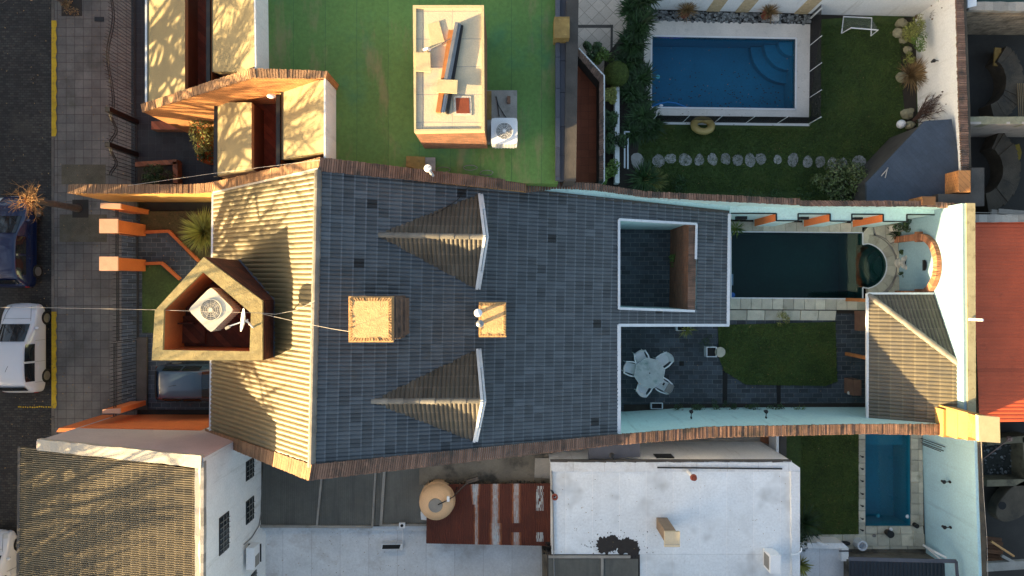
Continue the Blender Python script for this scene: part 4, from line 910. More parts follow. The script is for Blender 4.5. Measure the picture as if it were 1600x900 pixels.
# ---------------------------------------------------------------- plants of the pool garden
def strap_clump(px, py, z, n, L, label, m='leaf', name='strap_leaf_plant', w_=.06, group=None, lean=(0, 0), lo=.1, hi=1, droop=.55):
    return solo(name, rosette(MB(), P(px, py, z), n, L, w_, 1.0, droop, lo, hi, .15, lean), M[m], label, 'plant', group=group)
for i, (x, y, L, z) in enumerate(((990, 15, 1.1, .9), (1003, 45, 1.1, .9), (990, 70, 1.0, .6), (1006, 5, 1.0, 1.2), (983, 105, .95, .2), (1000, 120, .9, .1), (985, 145, .95, .1), (1003, 160, .85, .1), (998, 185, 1.0, .2), (1013, 195, .9, .1), (985, 205, .8, .1))):
    k = MB()
    for q in range(5): rosette(k, P(x+rnd.uniform(-9, 9), y+rnd.uniform(-9, 9), z), 70, L*.75, .06, 1.0, .55, .0, .9, .1)
    solo('strap_leaf_shrub', k, M['leaf'], ('dense strap leaved shrub at the very top beside the white wall', 'big strap leaved shrub at the upper left corner of the pool deck', 'strap leaved shrub just above the dark bed left of the pool', 'tall strap leaved shrub leaning over the pebble end', 'dark strap leaved plant right of the clipped ball bush', 'strap leaved plant against the middle of the left pool deck', 'strap leaved plant left of the lower pool light', 'strap leaved plant touching the lower left pool deck', 'arching strap leaved plant by the end of the lower pool fence', 'strap leaved plant spilling onto the lawn under the fence end', 'small strap leaved plant next to the white bed wall')[i], 'shrub', group='strap leaved plants left of the pool')
c = P(963, 116, .75); k = MB()
k.ball(c, .50, 26, 18, .1, .02)
for _ in range(5200):
    d = Vector((rnd.gauss(0, 1), rnd.gauss(0, 1), rnd.gauss(0, 1))).normalized(); p = c+d*(.5+rnd.uniform(0, .05)); t_ = d.orthogonal().normalized(); t_.rotate(Matrix.Rotation(rnd.uniform(0, 6.3), 3, d)); b = d.cross(t_); t_ = (t_+d*.5).normalized()
    k.add([p-t_*.025, p+b*.012, p+t_*.025, p-b*.012], [(0, 1, 2, 3)], rnd.random())
solo('ball_bush', k, mat('box_leaf', (.085, .12, .02), .3, 4, tone=.45, bump=0), 'round clipped ball bush by the corner of the red terrace', 'bush')
for (x, y, r_, n, m_, lab) in ((925, 80, .45, 700, 'leaf', 'dark leafy shrub at the point of the red terrace parapet'), (942, 92, .4, 500, 'leafl', 'bright green leafy shrub above the ball bush'), (952, 150, .38, 500, 'leafy', 'yellowish shrub just below the ball bush'), (950, 185, .45, 700, 'leaf', 'loose dark shrub along the middle of the terrace parapet'), (958, 222, .5, 900, 'leaf', 'feathery dark shrub beside the white bed wall'), (948, 265, .5, 700, 'leafl', 'bright green broad leaved shrub at the lower end of the terrace'), (938, 283, .3, 300, 'leafl', 'small bright shrub in the corner by the mint wall')):
    solo('shrub', leaves(MB(), P(x, y, .6), (r_, r_, .5), n*2, .13, 10), M[m_], lab, 'shrub')
solo('bed_wall', MB().prism(PL([(961, 130), (968, 130), (968, 286), (961, 286)], .5), 0), M['whitewall'], 'thin white wall running down the planted strip', 'wall')
t = thing('white_trellis', 'narrow white rail frame at the lower left corner of the lawn', 'frame', P(980, 235, 0))
k = MB(); k.bar(P(976, 206, .5), P(976, 262, .5), .06, .05); k.bar(P(981, 216, .4), P(981, 264, .4), .06, .05); k.bar(P(975, 206, .5), P(984, 206, .5), .05, .05); part('rail', k, M['trim'], t)
part('rail_post', MB().bar(P(976, 210, 0), P(976, 206, .5), .05, .05).bar(P(976, 262, 0), P(976, 262, .5), .05, .05), M['trim'], t)
strap_clump(1005, 280, .15, 260, .85, 'spiky grey green plant in the lower left corner of the lawn', 'leaf', 'spiky_plant', .045)
strap_clump(1022, 283, .15, 160, .6, 'pale spiky plant to the right of the grey green one', 'leafy', 'spiky_plant', .03, lo=0, hi=.6)
solo('shrub', leaves(MB(), P(1064, 288, .35), (.4, .35, .3), 500, .09, 8), M['leaf'], 'small dark shrub on the lawn edge under the third stone', 'shrub')
for i, (x, y) in enumerate(((1195, 302), (1160, 303), (1262, 300))): solo('shrub', leaves(MB(), P(x, y, .3), (.7, .3, .25), 400, .08, 8), M['leaf'], ('low dark shrub at the foot of the mint wall under the tenth stone', 'low sparse shrub at the foot of the mint wall under the eighth stone', 'low dark shrub left of the big glossy bush')[i], 'shrub')
t = thing('glossy_bush', 'big glossy leaved bush at the lower right end of the stepping stones', 'bush', P(1320, 285, 0))
part('leaf_mass', leaves(MB(), P(1318, 285, 1.0), (1.15, .85, .8), 3800, .15, 20, lo=.0, hi=1), mat('leaf_glossy', (.085, .11, .035), .3, 3, tone=.65, bump=0, rough=.35), t)
k = MB(); 
for q in range(5): k.tube([P(1318, 285, 0), P(1318+rnd.uniform(-20, 20), 285+rnd.uniform(-14, 14), 1.1)], [.04, .015], 5)
part('stem', k, M['bark'], t)
for i, (x, y, r_) in enumerate(((1408, 36, .26), (1405, 52, .30), (1411, 62, .2), (1418, 78, .2), (1410, 121, .3), (1417, 178, .28), (1423, 173, .16), (1421, 195, .24))):
    solo('garden_rock', MB().ball(P(x, y, .16), (r_, r_*.8, r_*.7), 9, 6, .5, .16), M['rock'], ('topmost tan rock under the white wall lamp row', 'broad tan rock at the left edge of the planted bed', 'small rock below the broad tan one', 'lone small rock midway down the bed', 'pale rock under the dry pampas tuft', 'flat rock above the white ball lamp', 'tiny rock touching the white ball lamp', 'rock below the white ball lamp')[i], 'rock', group='rocks in the right hand bed')
solo('ball_lamp', MB().ball(P(1408, 194, .2), .19, 16, 12), M['plastic'], 'white ball garden lamp among the rocks', 'lamp', True)
flat('planting_bed', [(1405, 28), (1432, 26), (1432, 200), (1418, 215), (1410, 140)], .06, -.1, M['soil'], 'dark bed with rocks along the right white wall', 'bed')
for i, (x, y, zc, r_, n, m_) in enumerate(((1428, 50, 1.2, .6, 1500, 'leafy'), (1436, 66, 1.4, .4, 700, 'leafl'), (1420, 90, .5, .3, 350, 'leafy'), (1422, 55, .5, .4, 500, 'leafy'))):
    solo('shrub', leaves(MB(), P(x, y, zc), (r_*.7, r_, r_), n, .08, 9), M[m_], ('tall yellow green shrub against the white wall in the top right garden', 'bright green shrub leaning on the white wall under the lamp', 'small yellowish tuft low in the right bed', 'yellowish shrub between the tan rocks')[i], 'shrub')
strap_clump(1420, 118, .25, 330, .85, 'dry brownish pampas tuft in the right bed', 'dry', 'pampas_grass', .025, lean=(.25, 0))
for i, (x, y, lab) in enumerate(((1428, 28, 'bare branched shrub in the top right corner of the garden'), (1424, 190, 'leafless reddish shrub spreading over the white wall above the shed'))):
    k = MB()
    for q in range(9): branches(k, P(x, y, .05), Vector((rnd.uniform(-.1, .55), rnd.uniform(-.5, .6), 1)).normalized(), .8, .028, 3, rnd.random(), .35, .35)
    t = thing('bare_shrub', lab, 'shrub', P(x, y, 0)); part('branches', k, mat('red_twig', (.10, .06, .05), .3, 5, bump=0), t)
    k = MB()
    for q in range(70): p = P(x, y, 0)+Vector((rnd.gauss(.5, .4), rnd.gauss(.1, .45), rnd.uniform(.9, 2.1))); k.ball(p, rnd.uniform(.02, .045), 5, 4, rnd.random())
    part('seed_heads', k, M['twig'], t)
# ---------------------------------------------------------------- MAIN BACK YARD
flat('patio', [(940, 490), (1360, 490), (1360, 660), (940, 660)], .02, -.1, M['paver'], 'dark slate paved patio behind the main house', 'patio')
flat('courtyard', [(960, 335), (1095, 335), (1095, 490), (960, 490)], .15, -.1, M['paverc'], 'slate paved floor of the sunken courtyard in the roof', 'courtyard')
V = []
for x, y in ((1122, 508), (1305, 503), (1308, 596), (1290, 603), (1165, 601), (1132, 580), (1124, 560)): V.append((x, y))
flat('patio_lawn', V, .07, -.1, M['grass'], 'green lawn with a rounded corner beside the patio', 'lawn')
flat('patio_drain', [(1129, 576), (1137, 576), (1136, 630), (1129, 630)], .024, 0, M['nothing'], 'dark drain channel across the slate patio', 'drain')
flat('patio_drain', [(1213, 600), (1220, 600), (1220, 632), (1214, 632)], .024, 0, M['nothing'], 'second dark channel below the lawn', 'drain')
flat('planting_bed', [(975, 632), (1352, 630), (1352, 662), (975, 662)], .05, 0, M['soil'], 'narrow bed at the foot of the mint wall', 'bed')
# mint wall inner lower face is the party wall; pool
z0 = .08
I = [(1142, 362), (1348, 363.5), (1348, 384), (1354, 383)]
cx, cy, rr = 1350, 415.5, 35.5
arc = [(cx+rr*math.cos(a), cy+rr*math.sin(a)) for a in [math.radians(-80+160*i/16) for i in range(17)]]
I = [(1142, 362), (1348, 363.5), (1348, 382)]+arc+[(1348, 449), (1348, 467), (1142, 465.5)]
O = [(1140, 346), (1362, 349), (1366, 370)]+[(cx+(rr+15)*math.cos(a), cy+(rr+15)*math.sin(a)) for a in [math.radians(-80+160*i/16) for i in range(17)]]+[(1357, 458), (1357, 484), (1140, 483)]
Iv, Ov = PL(I, z0), PL(O, z0)
mp_ = pool('swimming_pool', 'dark green pool with a round stair end behind the slate roof', Iv, Ov, z0-.02, 1.4, 'pooldark', None, 'waterd')
k = MB()
def stones(a0, a1, b0, b1, n):
    for q in range(n):
        s, e = q/n, (q+1)/n-.04/n; j = Vector((0, 0, rnd.uniform(-.003, .003))); w0 = .0
        k.prism([a0.lerp(a1, s)+j, a0.lerp(a1, e)+j, b0.lerp(b1, e)+j, b0.lerp(b1, s)+j], -.15, rnd.random())
stones(P(1141, 346, z0), P(1348, 349, z0), P(1141, 362, z0), P(1348, 363.5, z0), 12); stones(P(1141, 466, z0), P(1357, 467.5, z0), P(1141, 483, z0), P(1357, 484.5, z0), 13)
stones(P(1140, 484.3, z0), P(1308, 485, z0), P(1140, 500, z0), P(1306, 500.5, z0), 6)
for i in range(3, 20, 2):
    q = [Iv[i], Iv[min(i+2, 19)], Ov[min(i+2, 19)], Ov[i]]
    if i+2 <= 19: q = [q[0], Iv[i+1], q[1], q[2], Ov[i+1], q[3]]; c_ = sum(q, Vector())/6; k.prism([c_+(p-c_)*.975 for p in q], -.15, rnd.random())
k.prism([Iv[1]+Vector((.02, 0, 0)), Ov[1], Ov[2]+Vector((-.0, 0, 0)), Ov[3], Iv[3], Iv[2]], -.15, .6)
# patio of stones at the fountain
for q in ([(1364, 349), (1384, 349), (1384, 372), (1370, 366)], [(1385, 349), (1404, 350), (1404, 374), (1392, 380), (1385, 372)], [(1372, 368), (1384, 374), (1392, 382), (1404, 376), (1404, 400), (1401, 398), (1396, 386), (1384, 376)], [(1402, 402), (1409, 376), (1411, 430), (1403, 430)], [(1402, 432), (1411, 432), (1411, 457), (1388, 457), (1396, 447)], [(1358, 468), (1386, 459), (1410, 459), (1360, 461)]):
    c_ = sum(PL(q, z0), Vector())/len(q); k.prism([c_+(p-c_)*.975 for p in PL(q, z0-.004)], -.15, rnd.random())
part('coping_stones', k, M['coping'], mp_)
edge = MB()
for i in range(len(Iv)): a, b = Iv[i], Iv[(i+1) % len(Iv)]; edge.bar(a+Vector((0, 0, .008)), b+Vector((0, 0, .008)), .05, .02)
part('pool_edge', edge, M['trim'], mp_)
for i, (r_, z) in enumerate(((.42, -.22), (.68, -.36), (.93, -.52))):
    c_ = P(1384, 416, 0); V = [Vector((c_.x-r_*math.cos(a), c_.y-r_*1.1*math.sin(a), z)) for a in [math.radians(-85+170*j/14) for j in range(15)]]; part('pool_step', MB().prism(V, -1.4), M['poolstepd'], mp_)
V = PL([(1330, 386), (1336, 396), (1340, 412), (1342, 440), (1342, 460), (1334, 460), (1332, 440), (1331, 415)], -.42)
part('pool_dark_filler', MB().prism([Vector((P(1325, 0, -.5).x, Iv[0].y-.01, -.5)), Vector((Iv[1].x-.004, Iv[1].y-.01, -.5)), Vector((Iv[1].x-.004, Iv[-2].y+.01, -.5)), Vector((P(1325, 0, -.5).x, Iv[-1].y+.01, -.5))], -1.39), M['pooldark'], mp_)  # added block; its dark top hides the bright pool end walls
part('skimmer', MB().box(P(1144, 437, -.03), (.08, .5, .06)), mat('skimmer_blue', (.12, .22, .3), .1), mp_)
solo('pool_float', MB().cyl(P(1145, 461, 0), .11, -.1, -.02, 14), mat('float_blue', (.02, .12, .40), .05), 'small blue float in the lower left corner of the dark pool', 'float', True)
solo('drain_slot', MB().bar(P(1140, 484, z0+.003), P(1352, 485, z0+.003), .035, .012), M['black'], 'thin black drain line below the pool stones', 'drain')
flat('stone_patio', [(1352, 344), (1415, 344), (1415, 462), (1352, 470), (1388, 440), (1390, 400), (1370, 370)], .03, -.2, M['conc'], 'mortar bed under the pool stones', 'patio')
holes_ok = True
# right end wall, pale blue with brick arch
zb_ = 4.3; XB = P(1515, 400, zb_).x
t = thing('end_wall', 'pale blue end wall behind the fountain with a lit strip along its top', 'wall', (XB, 1, 0))
a = P(1518, 326, zb_); b = P(1521, 640, zb_)
a0 = Vector((a.x, P(0, 324, 3.).y, 0)); b0 = Vector((b.x, P(0, 668, 4).y, 0))
part('wall_face', MB().strip([Vector((a0.x-.35, a0.y, zb_)), Vector((b0.x-.35, b0.y, zb_))], [Vector((a0.x, a0.y, zb_)), Vector((b0.x, b0.y, zb_))], 0), M['bluewall'], t)
part('lichen_cap', MB().strip([Vector((a0.x-.24, a0.y, zb_+.06)), Vector((b0.x-.24, b0.y, zb_+.06))], [Vector((a0.x+.10, a0.y, zb_+.06)), Vector((b0.x+.06, b0.y, zb_+.06))], 0), mat('yellowed_cap', (.32, .29, .18), .2, 3, stain=((.16, .13, .07), .7, 4, .54), bump=.5), t)
XF = a0.x-.35
def onwall(px, py, X=XF): z = H-X*F/(px-800); return P(px, py, z)
# brick arch: columns then half ring, on the wall plane
k = MB(); yc = P(0, 415, 1.6).y; za = 1.75; r0, r1 = 1.05, 1.32
for s in (-1, 1):
    for q in range(22):
        z = q*za/22; k.box((XF-.09, yc+s*(r0+r1)/2, z+za/44), (.18, r1-r0, za/22-.012), tone=rnd.random())
n = 44
for q in range(n):
    a_, b_ = math.pi*q/n, math.pi*(q+.86)/n
    pts = [Vector((XF-.18, yc+r*math.cos(w_), za+r*math.sin(w_))) for r, w_ in ((r0, a_), (r1, a_), (r1, b_), (r0, b_))]
    k.add(pts+[p+Vector((.18, 0, 0)) for p in pts], [(0, 1, 2, 3), (7, 6, 5, 4), (0, 4, 5, 1), (1, 5, 6, 2), (2, 6, 7, 3), (3, 7, 4, 0)], rnd.random())
for s in (-1, 1): k.box((XF-.13, yc+s*(r0+r1)/2, za+.02), (.26, .42, .16), tone=.2)
part('brick_arch', k, mat('arch_brick', (.33, .14, .075), .25, 3, tone=.35, stain=((.1, .05, .03), .5, 5, .6)), t)
k = MB(); k.add([Vector((XF-.02, yc+.22*math.cos(a_), 2.1+.12*math.sin(a_)-.1)) for a_ in [math.pi*j/10 for j in range(11)]], [tuple(range(11))]); k.box((XF-.06, yc, 2.0), (.1, .44, .03)); part('wall_niche', k, M['black'], t)
k = MB(); 
for dy in (-.25, -.1, .1): k.bar((XF-.2, yc+dy-.2, za+r1-.28), (XF-.2, yc+dy-.2, za+r1+.05), .02, .02)
part('iron_hooks', k, M['black'], t)
# fountain figure
p = P(1406, 411, z0); t = thing('fountain_statue', 'pale carved stone fountain figure between the pool and the brick arch', 'statue', p)
k = MB(); k.cyl(p, .24, z0, .16, 10, r2=.2); k.cyl(p, .13, .16, .5, 10, r2=.11); part('pedestal', k, M['statue'], t, True)
k = MB()
for i in range(8): a_ = i*math.pi/4; k.ball(p+Vector((.2*math.cos(a_), .22*math.sin(a_), .55)), (.11, .11, .06), 8, 5)
k.cyl(p, .2, .47, .56, 14, r2=.24); part('shell_bowl', k, M['statue'], t, True)
k = MB(); q = p+Vector((.14, 0, .56)); k.tube([q, q+Vector((.02, 0, .25)), q+Vector((.04, 0, .5)), q+Vector((.03, 0, .66))], [.13, .11, .12, .06], 10); k.ball(q+Vector((.02, 0, .76)), (.08, .08, .1)); k.tube([q+Vector((0, .1, .5)), q+Vector((-.08, .2, .4)), q+Vector((-.14, .14, .3))], .035); k.tube([q+Vector((0, -.1, .5)), q+Vector((-.08, -.2, .42)), q+Vector((-.14, -.12, .34))], .035); part('figure', k, M['statue'], t, True)
part('spout', MB().cyl(p+Vector((-.04, 0, 0)), .05, .55, .6, 10), M['black'], t)
for i, (x, y) in enumerate(((1408, 396), (1409, 430))): solo('small_topiary', leaves(MB(), P(x, y, .3), (.12, .14, .2), 260, .06, 6), M['leaf'], ('small dark plant just above the fountain figure', 'small dark plant just below the fountain figure')[i], 'plant')
k = MB(); k.box(P(1401, 357, .35), (.5, .25, .3)); solo('plant_box', k, M['deck'], 'white box with leaves in the corner by the fourth bay', 'planter')
solo('shrub', leaves(MB(), P(1412, 352, .7), (.38, .3, .4), 900, .1, 8), M['leaf'], 'dark bush in the corner behind the white box', 'shrub')
strap_clump(1399, 366, .1, 60, .4, 'few dark leaves hanging from the corner above the white box', 'leaf', 'trailing_plant', .04)
strap_clump(1150, 357, .1, 60, .4, 'small light green plant by the upper left corner of the dark pool', 'leafl', 'potted_plant', .03)
solo('shrub', leaves(MB(), P(1056, 406, .9), (.3, .3, .35), 220, .14, 7), M['leafl'], 'small leafy plant in the sunken courtyard beside the brick wall', 'plant')
solo('shrub', leaves(MB(), P(1222, 497, .3), (.3, .32, .25), 600, .06, 8, lo=.0), M['leafy'], 'brownish tuft on the stones between pool and lawn', 'plant')
solo('shrub', leaves(MB(), P(1107, 533, .3), (.4, .35, .2), 350, .06, 8), M['leaf'], 'sparse creeping plant at the left edge of the patio lawn', 'plant')
# table and chairs
tc = P(1015, 583, .74); t = thing('garden_table', 'octagonal grey stained table on the slate patio', 'table', (tc.x, tc.y, .02))
R_ = .66; V = [Vector((tc.x+R_*math.cos(a_), tc.y+R_*math.sin(a_), .76)) for a_ in [math.radians(12+45*i) for i in range(8)]]
part('tabletop', MB().prism(V, .72), M['tabletop'], t); part('rim', MB().prism([Vector((tc.x+(p.x-tc.x)*1.03, tc.y+(p.y-tc.y)*1.03, .745)) for p in V], .71), M['plastic'], t)
part('centre_hole', MB().cyl(tc, .03, .755, .764, 10), M['black'], t)
for i in range(4):
    a_ = math.radians(45+90*i+12); part('leg', MB().tube([(tc.x+.35*math.cos(a_), tc.y+.35*math.sin(a_), .71), (tc.x+.5*math.cos(a_), tc.y+.5*math.sin(a_), .02)], .03, 8), M['plastic'], t)
def chair(p, rz, label):
    t = thing('garden_chair', label, 'chair', (p.x, p.y, .02), 'white plastic chairs round the patio table')
    m_ = Matrix.Rotation(rz, 3, 'Z'); q = lambda x, y, z: m_@Vector((x, y, z))+Vector((p.x, p.y, .02))     # front = +x
    s = [q(x, y, .43+.02*(x < 0)) for x, y in ((.24, -.23), (.26, -.15), (.26, .15), (.24, .23), (-.2, .2), (-.22, .12), (-.22, -.12), (-.2, -.2))]
    part('seat', MB().prism(s, [v-Vector((0, 0, .03)) for v in s]), M['plastic'], t)
    k = MB(); V = []
    for z, xo, w_ in ((.42, -.2, .2), (.62, -.26, .23), (.8, -.32, .24), (.84, -.335, .2)):
        for j in range(7): f = j/6*2-1; V.append(q(xo+.06*abs(f)**2, f*w_, z-.03*abs(f)*(z > .8)))
    k.add(V, [(i*7+j, i*7+j+1, (i+1)*7+j+1, (i+1)*7+j) for i in range(3) for j in range(6)]); k.add([v+m_@Vector((-.025, 0, 0)) for v in V], [(i*7+j, i*7+j+1, (i+1)*7+j+1, (i+1)*7+j) for i in range(3) for j in range(6)]); part('backrest', k, M['plastic'], t)
    for s_ in (-1, 1):
        k = MB(); A_ = [q(-.27, s_*.24, .66), q(0, s_*.3, .66), q(.2, s_*.3, .65), q(.25, s_*.27, .6)]
        for i in range(3): k.bar(A_[i], A_[i+1], .055, .025)
        part('armrest', k, M['plastic'], t)
        part('leg', MB().tube([q(.25, s_*.27, .62), q(.27, s_*.27, 0)], [.025, .02], 6), M['plastic'], t); part('leg', MB().tube([q(-.2, s_*.2, .45), q(-.25, s_*.21, 0)], [.025, .02], 6), M['plastic'], t)
    return t
def ch(px, py, ang, label): p = P(px, py, .45); return chair(p, R(ang), label)
ch(1001, 558, -70, 'darker chair tucked under the upper left side of the patio table')
ch(984, 575, -14, 'white chair at the left of the octagonal table nearest the house wall')
ch(1037, 562, 215, 'white chair pulled out at the upper right of the table')
ch(1005, 606, 62, 'white chair at the lower left of the octagonal table')
c5 = ch(1036, 602, 150, 'white chair at the lower right of the table with a cloth on its back')
p = P(1046, 607, .88); solo('cloth', MB().box(p, (.26, .4, .04), R(-30)).box(p+Vector((.1, -.07, -.12)), (.03, .4, .26), R(-30)), M['cloth'], 'grey cloth hanging over the back of the lower right chair', 'cloth')
p = P(1036, 600, .49); solo('magazine', MB().box(p, (.2, .26, .02), R(-30)), M['whitewall'], 'pale sheet with a dark panel on the lower right chair', 'sheet')
p = P(1037, 600, .505); solo('tablet', MB().box(p, (.07, .12, .01), R(-30)), M['black'], 'small dark panel on the pale sheet', 'panel')
# planters
def tray(pts, z, label, plant=None):
    t = thing('planter_box', label, 'planter', P(*pts[0], 0)); q = PL(pts, z); c_ = sum(q, Vector())/len(q); i_ = [c_+(p-c_)*.84 for p in q]; k = MB()
    for i in range(len(q)): k.prism([q[i], q[(i+1) % len(q)], i_[(i+1) % len(q)], i_[i]], .03)
    part('rim', k, M['trim'], t); part('soil', MB().prism([Vector((p.x, p.y, z-.06)) for p in i_], .03), M['nothing'], t)
tray([(1017, 630), (1036, 630), (1036, 639), (1017, 639)], .25, 'small white rimmed planter below the patio table')
tray([(1104, 542), (1120, 542), (1120, 558), (1104, 558)], .45, 'square planter box beside the pale stool at the lawn edge')
tray([(1057, 502), (1080, 502), (1080, 517), (1057, 517)], .3, 'white planter half hidden under the roof edge with a spiky plant')
strap_clump(1072, 515, .3, 60, .38, 'spiky pale plant in the white planter under the roof edge', 'leafy', 'spiky_plant', .03)
solo('stool', MB().cyl(P(1125, 550, .4), .18, .05, .4, 18, r2=.16).cyl(P(1125, 550, .4), .22, .38, .45, 18), M['coping'], 'pale round stool touching the lawn edge', 'stool', True)
solo('patio_drain_cover', MB().box(P(1065, 568, .03), (.2, .2, .02)), M['nothing'], 'small dark drain cover in the middle of the patio', 'drain')
for i, (x, y, n, s) in enumerate(((1087, 640, 700, .45), (1178, 640, 700, .4), (1243, 645, 400, .35), (1140, 636, 300, .3), (1210, 636, 350, .35), (1118, 634, 200, .25), (1060, 636, 200, .25))):
    solo('shrub', leaves(MB(), P(x, y, .4), (s, .3, .35), n, .08, 8), M['leaf'], ('dark round shrub in the bed below the patio table', 'dark shrub in the bed below the lawn', 'dark shrub in the bed near the garden shed end', 'low shrub just left of the small spiky plant on the mint wall', 'low shrub under the second patio channel', 'low leaves between the round shrub and the spiky plant', 'thin low leaves right of the small planter')[i], 'shrub')
strap_clump(1118, 650, .3, 70, .5, 'spiky plant against the mint wall left of the climber', 'leafl', 'spiky_plant', .03)
strap_clump(1245, 648, .4, 90, .5, 'spiky light green plant at the right end of the mint wall', 'leafl', 'spiky_plant', .03)
solo('climber', leaves(MB(), P(1140, 652, 1.0), (.42, .12, .12), 260, .08, 7), M['leaf'], 'dark climber spread on the mint wall', 'plant')
YS = P(0, 664, 4).y
for i, x in enumerate((1080, 1197)):
    z = 30-YS/((450-652.5)/F); lamp(P(x, 652.5, z), ('black wall lamp on the mint wall below the table', 'black wall lamp on the mint wall below the lawn')[i], Vector((0, 1, 0)))
for i, (x0, y0, x1, y1, z) in enumerate(((1343, 486, 1352, 517, .45), (1333, 594, 1346, 618, .8))):
    solo('brick_block', MB().prism(PL([(x0, y0), (x1, y0), (x1, y1), (x0, y1)], z), 0), mat('brown_box', (.17, .09, .06), .2, 3), ('brown block by the pool house below the pool', 'brown cabinet by the pool house wall')[i], 'box')
solo('folding_rack', MB().bar(P(1300, 641, .8), P(1326, 646, .8), .03, .03).bar(P(1303, 647, .8), P(1328, 650, .8), .03, .03).bar(P(1300, 641, .8), P(1303, 647, .8), .03, .03).bar(P(1315, 644, .8), P(1318, 650, 0), .03, .03).bar(P(1326, 646, .8), P(1328, 650, 0), .03, .03), M['plastic'], 'white folding rack leaning in the patio corner by the pool house', 'rack')
solo('round_pot', MB().ball(P(1327, 614, .4), .09), M['statue'], 'pale round pot left of the brown cabinet', 'pot', True)
# pool house
t = thing('pool_house', 'pool house with hipped tiled roof, half of it sunlit', 'house', P(1430, 560, 0))
ze = 2.5
A = P(1356, 460, ze); B = P(1356, 664, ze); C_ = P(1471, 460, ze)
# left plane rises to +x ; upper plane rises to -y; common hip A->T
T_ = P(1514, 580, 4.05); Bt = P(1516, 668, 4.05)
n1 = (T_-A).cross(B-A); 
if n1.z < 0: n1 = -n1
def onpl(px, py, n_, p0):
    d = Vector(((px-800)/F, (450-py)/F, -1)); o_ = Vector((0, 0, H)); s = n_.dot(p0-o_)/n_.dot(d); return o_+d*s
Bt = onpl(1516, 668, n1, A)
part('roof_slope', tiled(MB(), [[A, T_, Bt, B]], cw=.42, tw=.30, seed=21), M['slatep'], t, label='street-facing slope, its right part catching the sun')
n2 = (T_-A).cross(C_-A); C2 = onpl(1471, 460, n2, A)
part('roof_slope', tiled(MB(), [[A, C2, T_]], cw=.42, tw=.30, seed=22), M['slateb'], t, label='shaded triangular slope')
part('ridge_cap', ridgecaps(MB(), A, T_, .12, .5), M['ridge'], t)
lowp = lambda L_, d_: [v-Vector((0, 0, d_)) for v in L_]
k = MB().prism(lowp((A, T_, Bt, B), .08), lowp((A, T_, Bt, B), .2)).prism(lowp((A, C2, T_), .08), lowp((A, C2, T_), .2)); part('roof_deck', k, M['timber'], t)
xa = A.x+1.5; part('wall', MB().prism([Vector((xa, A.y-.3, 2.4)), Vector((T_.x, A.y-.3, 2.4)), Vector((T_.x, B.y, 2.4)), Vector((xa, B.y, 2.4))], 0), M['mint'], t)
for yy in (A.y-.25, (A.y+B.y)/2, B.y+.2): part('post', MB().box((A.x+.35, yy, 1.2), (.14, .14, 2.4)), M['timber'], t)
k = MB(); k.bar(A+Vector((-.04, .04, .02)), B+Vector((-.04, 0, .02)), .08, .1); k.bar(A+Vector((0, .04, .02)), C2+Vector((0, .04, .02)), .08, .1); part('gutter', k, M['trim'], t)
# barbecue chimney at the lower right
t = thing('barbecue_chimney', 'stepped ochre barbecue chimney glowing in the sun at the lower right corner', 'chimney', P(1500, 665, 2.6))
k = MB()
def stp(x0, x1, y0, y1, z, zb): k.prism(PL([(x0, y0), (x1, y0+(x1-x0)*.08), (x1, y1+(x1-x0)*.04), (x0, y1)], z), zb)
stp(1474, 1497, 640, 683, 4.1, 0); stp(1496, 1517, 643, 686, 4.75, 0); stp(1512, 1531, 645, 688, 5.3, 0)
part('stack', k, mat('bbq_render', (.42, .24, .08), .12, 2, stain=((.3, .15, .05), .5, 3, .6)), t)
k = MB().prism(PL([(1529, 649), (1562, 652), (1563, 692), (1530, 690)], 6.1), 5.93); part('chimney_cap', k, M['board'], t)
k = MB().prism(PL([(1531, 651), (1558, 654), (1559, 689), (1531, 688)], 5.94), 0); part('stack', k, M['brickwallo'], t)
solo('roof_pole', MB().tube([P(1514, 499, 4.4), P(1536, 500, 4.9)], .05), M['plastic'], 'white pole sticking out over the lichen cap of the end wall', 'pole')
# ---------------------------------------------------------------- SOUTH WEST HOUSE
t = thing('gable_house', 'white walled house with old brown tiled roof striped by branch shadows at the lower left', 'house', P(180, 880, 0))
zl, zh = 5.0, 6.95; PB = 1110
A = P(34, 697, zl); B = P(311, 733, zh); 
n_ = (P(311, 900, zh)-B).cross(A-B); n_ = n_ if n_.z > 0 else -n_
D_ = onpl(30, PB, n_, B); C_ = onpl(311, PB, n_, B)
part('tiled_roof', tiled(MB(), [[A, B, C_, D_]], cw=.36, tw=.155, seed=31, step=.035, h=.05, dark=.06), M['slateo'], t)
A0 = P(36, 690, zl+.0)
top = [P(88, 674, 5.3), P(318, 714, 7.15), P(318, PB, 7.15), P(36, PB, 5.0)]
wl = MB(); a_, b_ = P(57, 689, 5.25), P(317.3, 715, 7.15)
wl.prism([a_, b_, b_+Vector((0, -.3, 0)), a_+Vector((0, -.3, 0))], 0)
part('gable_wall', wl, M['pinkwall'], t)
c_, d_ = P(318, 716, 7.15), P(318, PB, 7.15)
part('side_wall', MB().prism([c_, Vector((c_.x, d_.y, 7.15)), Vector((c_.x-.25, d_.y, 7.1)), c_+Vector((-.25, 0, -.05))], 0), M['whitewall'], t)
part('front_wall', MB().prism([A+Vector((.3, -.3, -.15)), D_+Vector((.3, 0, -.15)), D_+Vector((.6, 0, -.1)), A+Vector((.6, -.3, -.1))], 0), M['whitewall'], t)
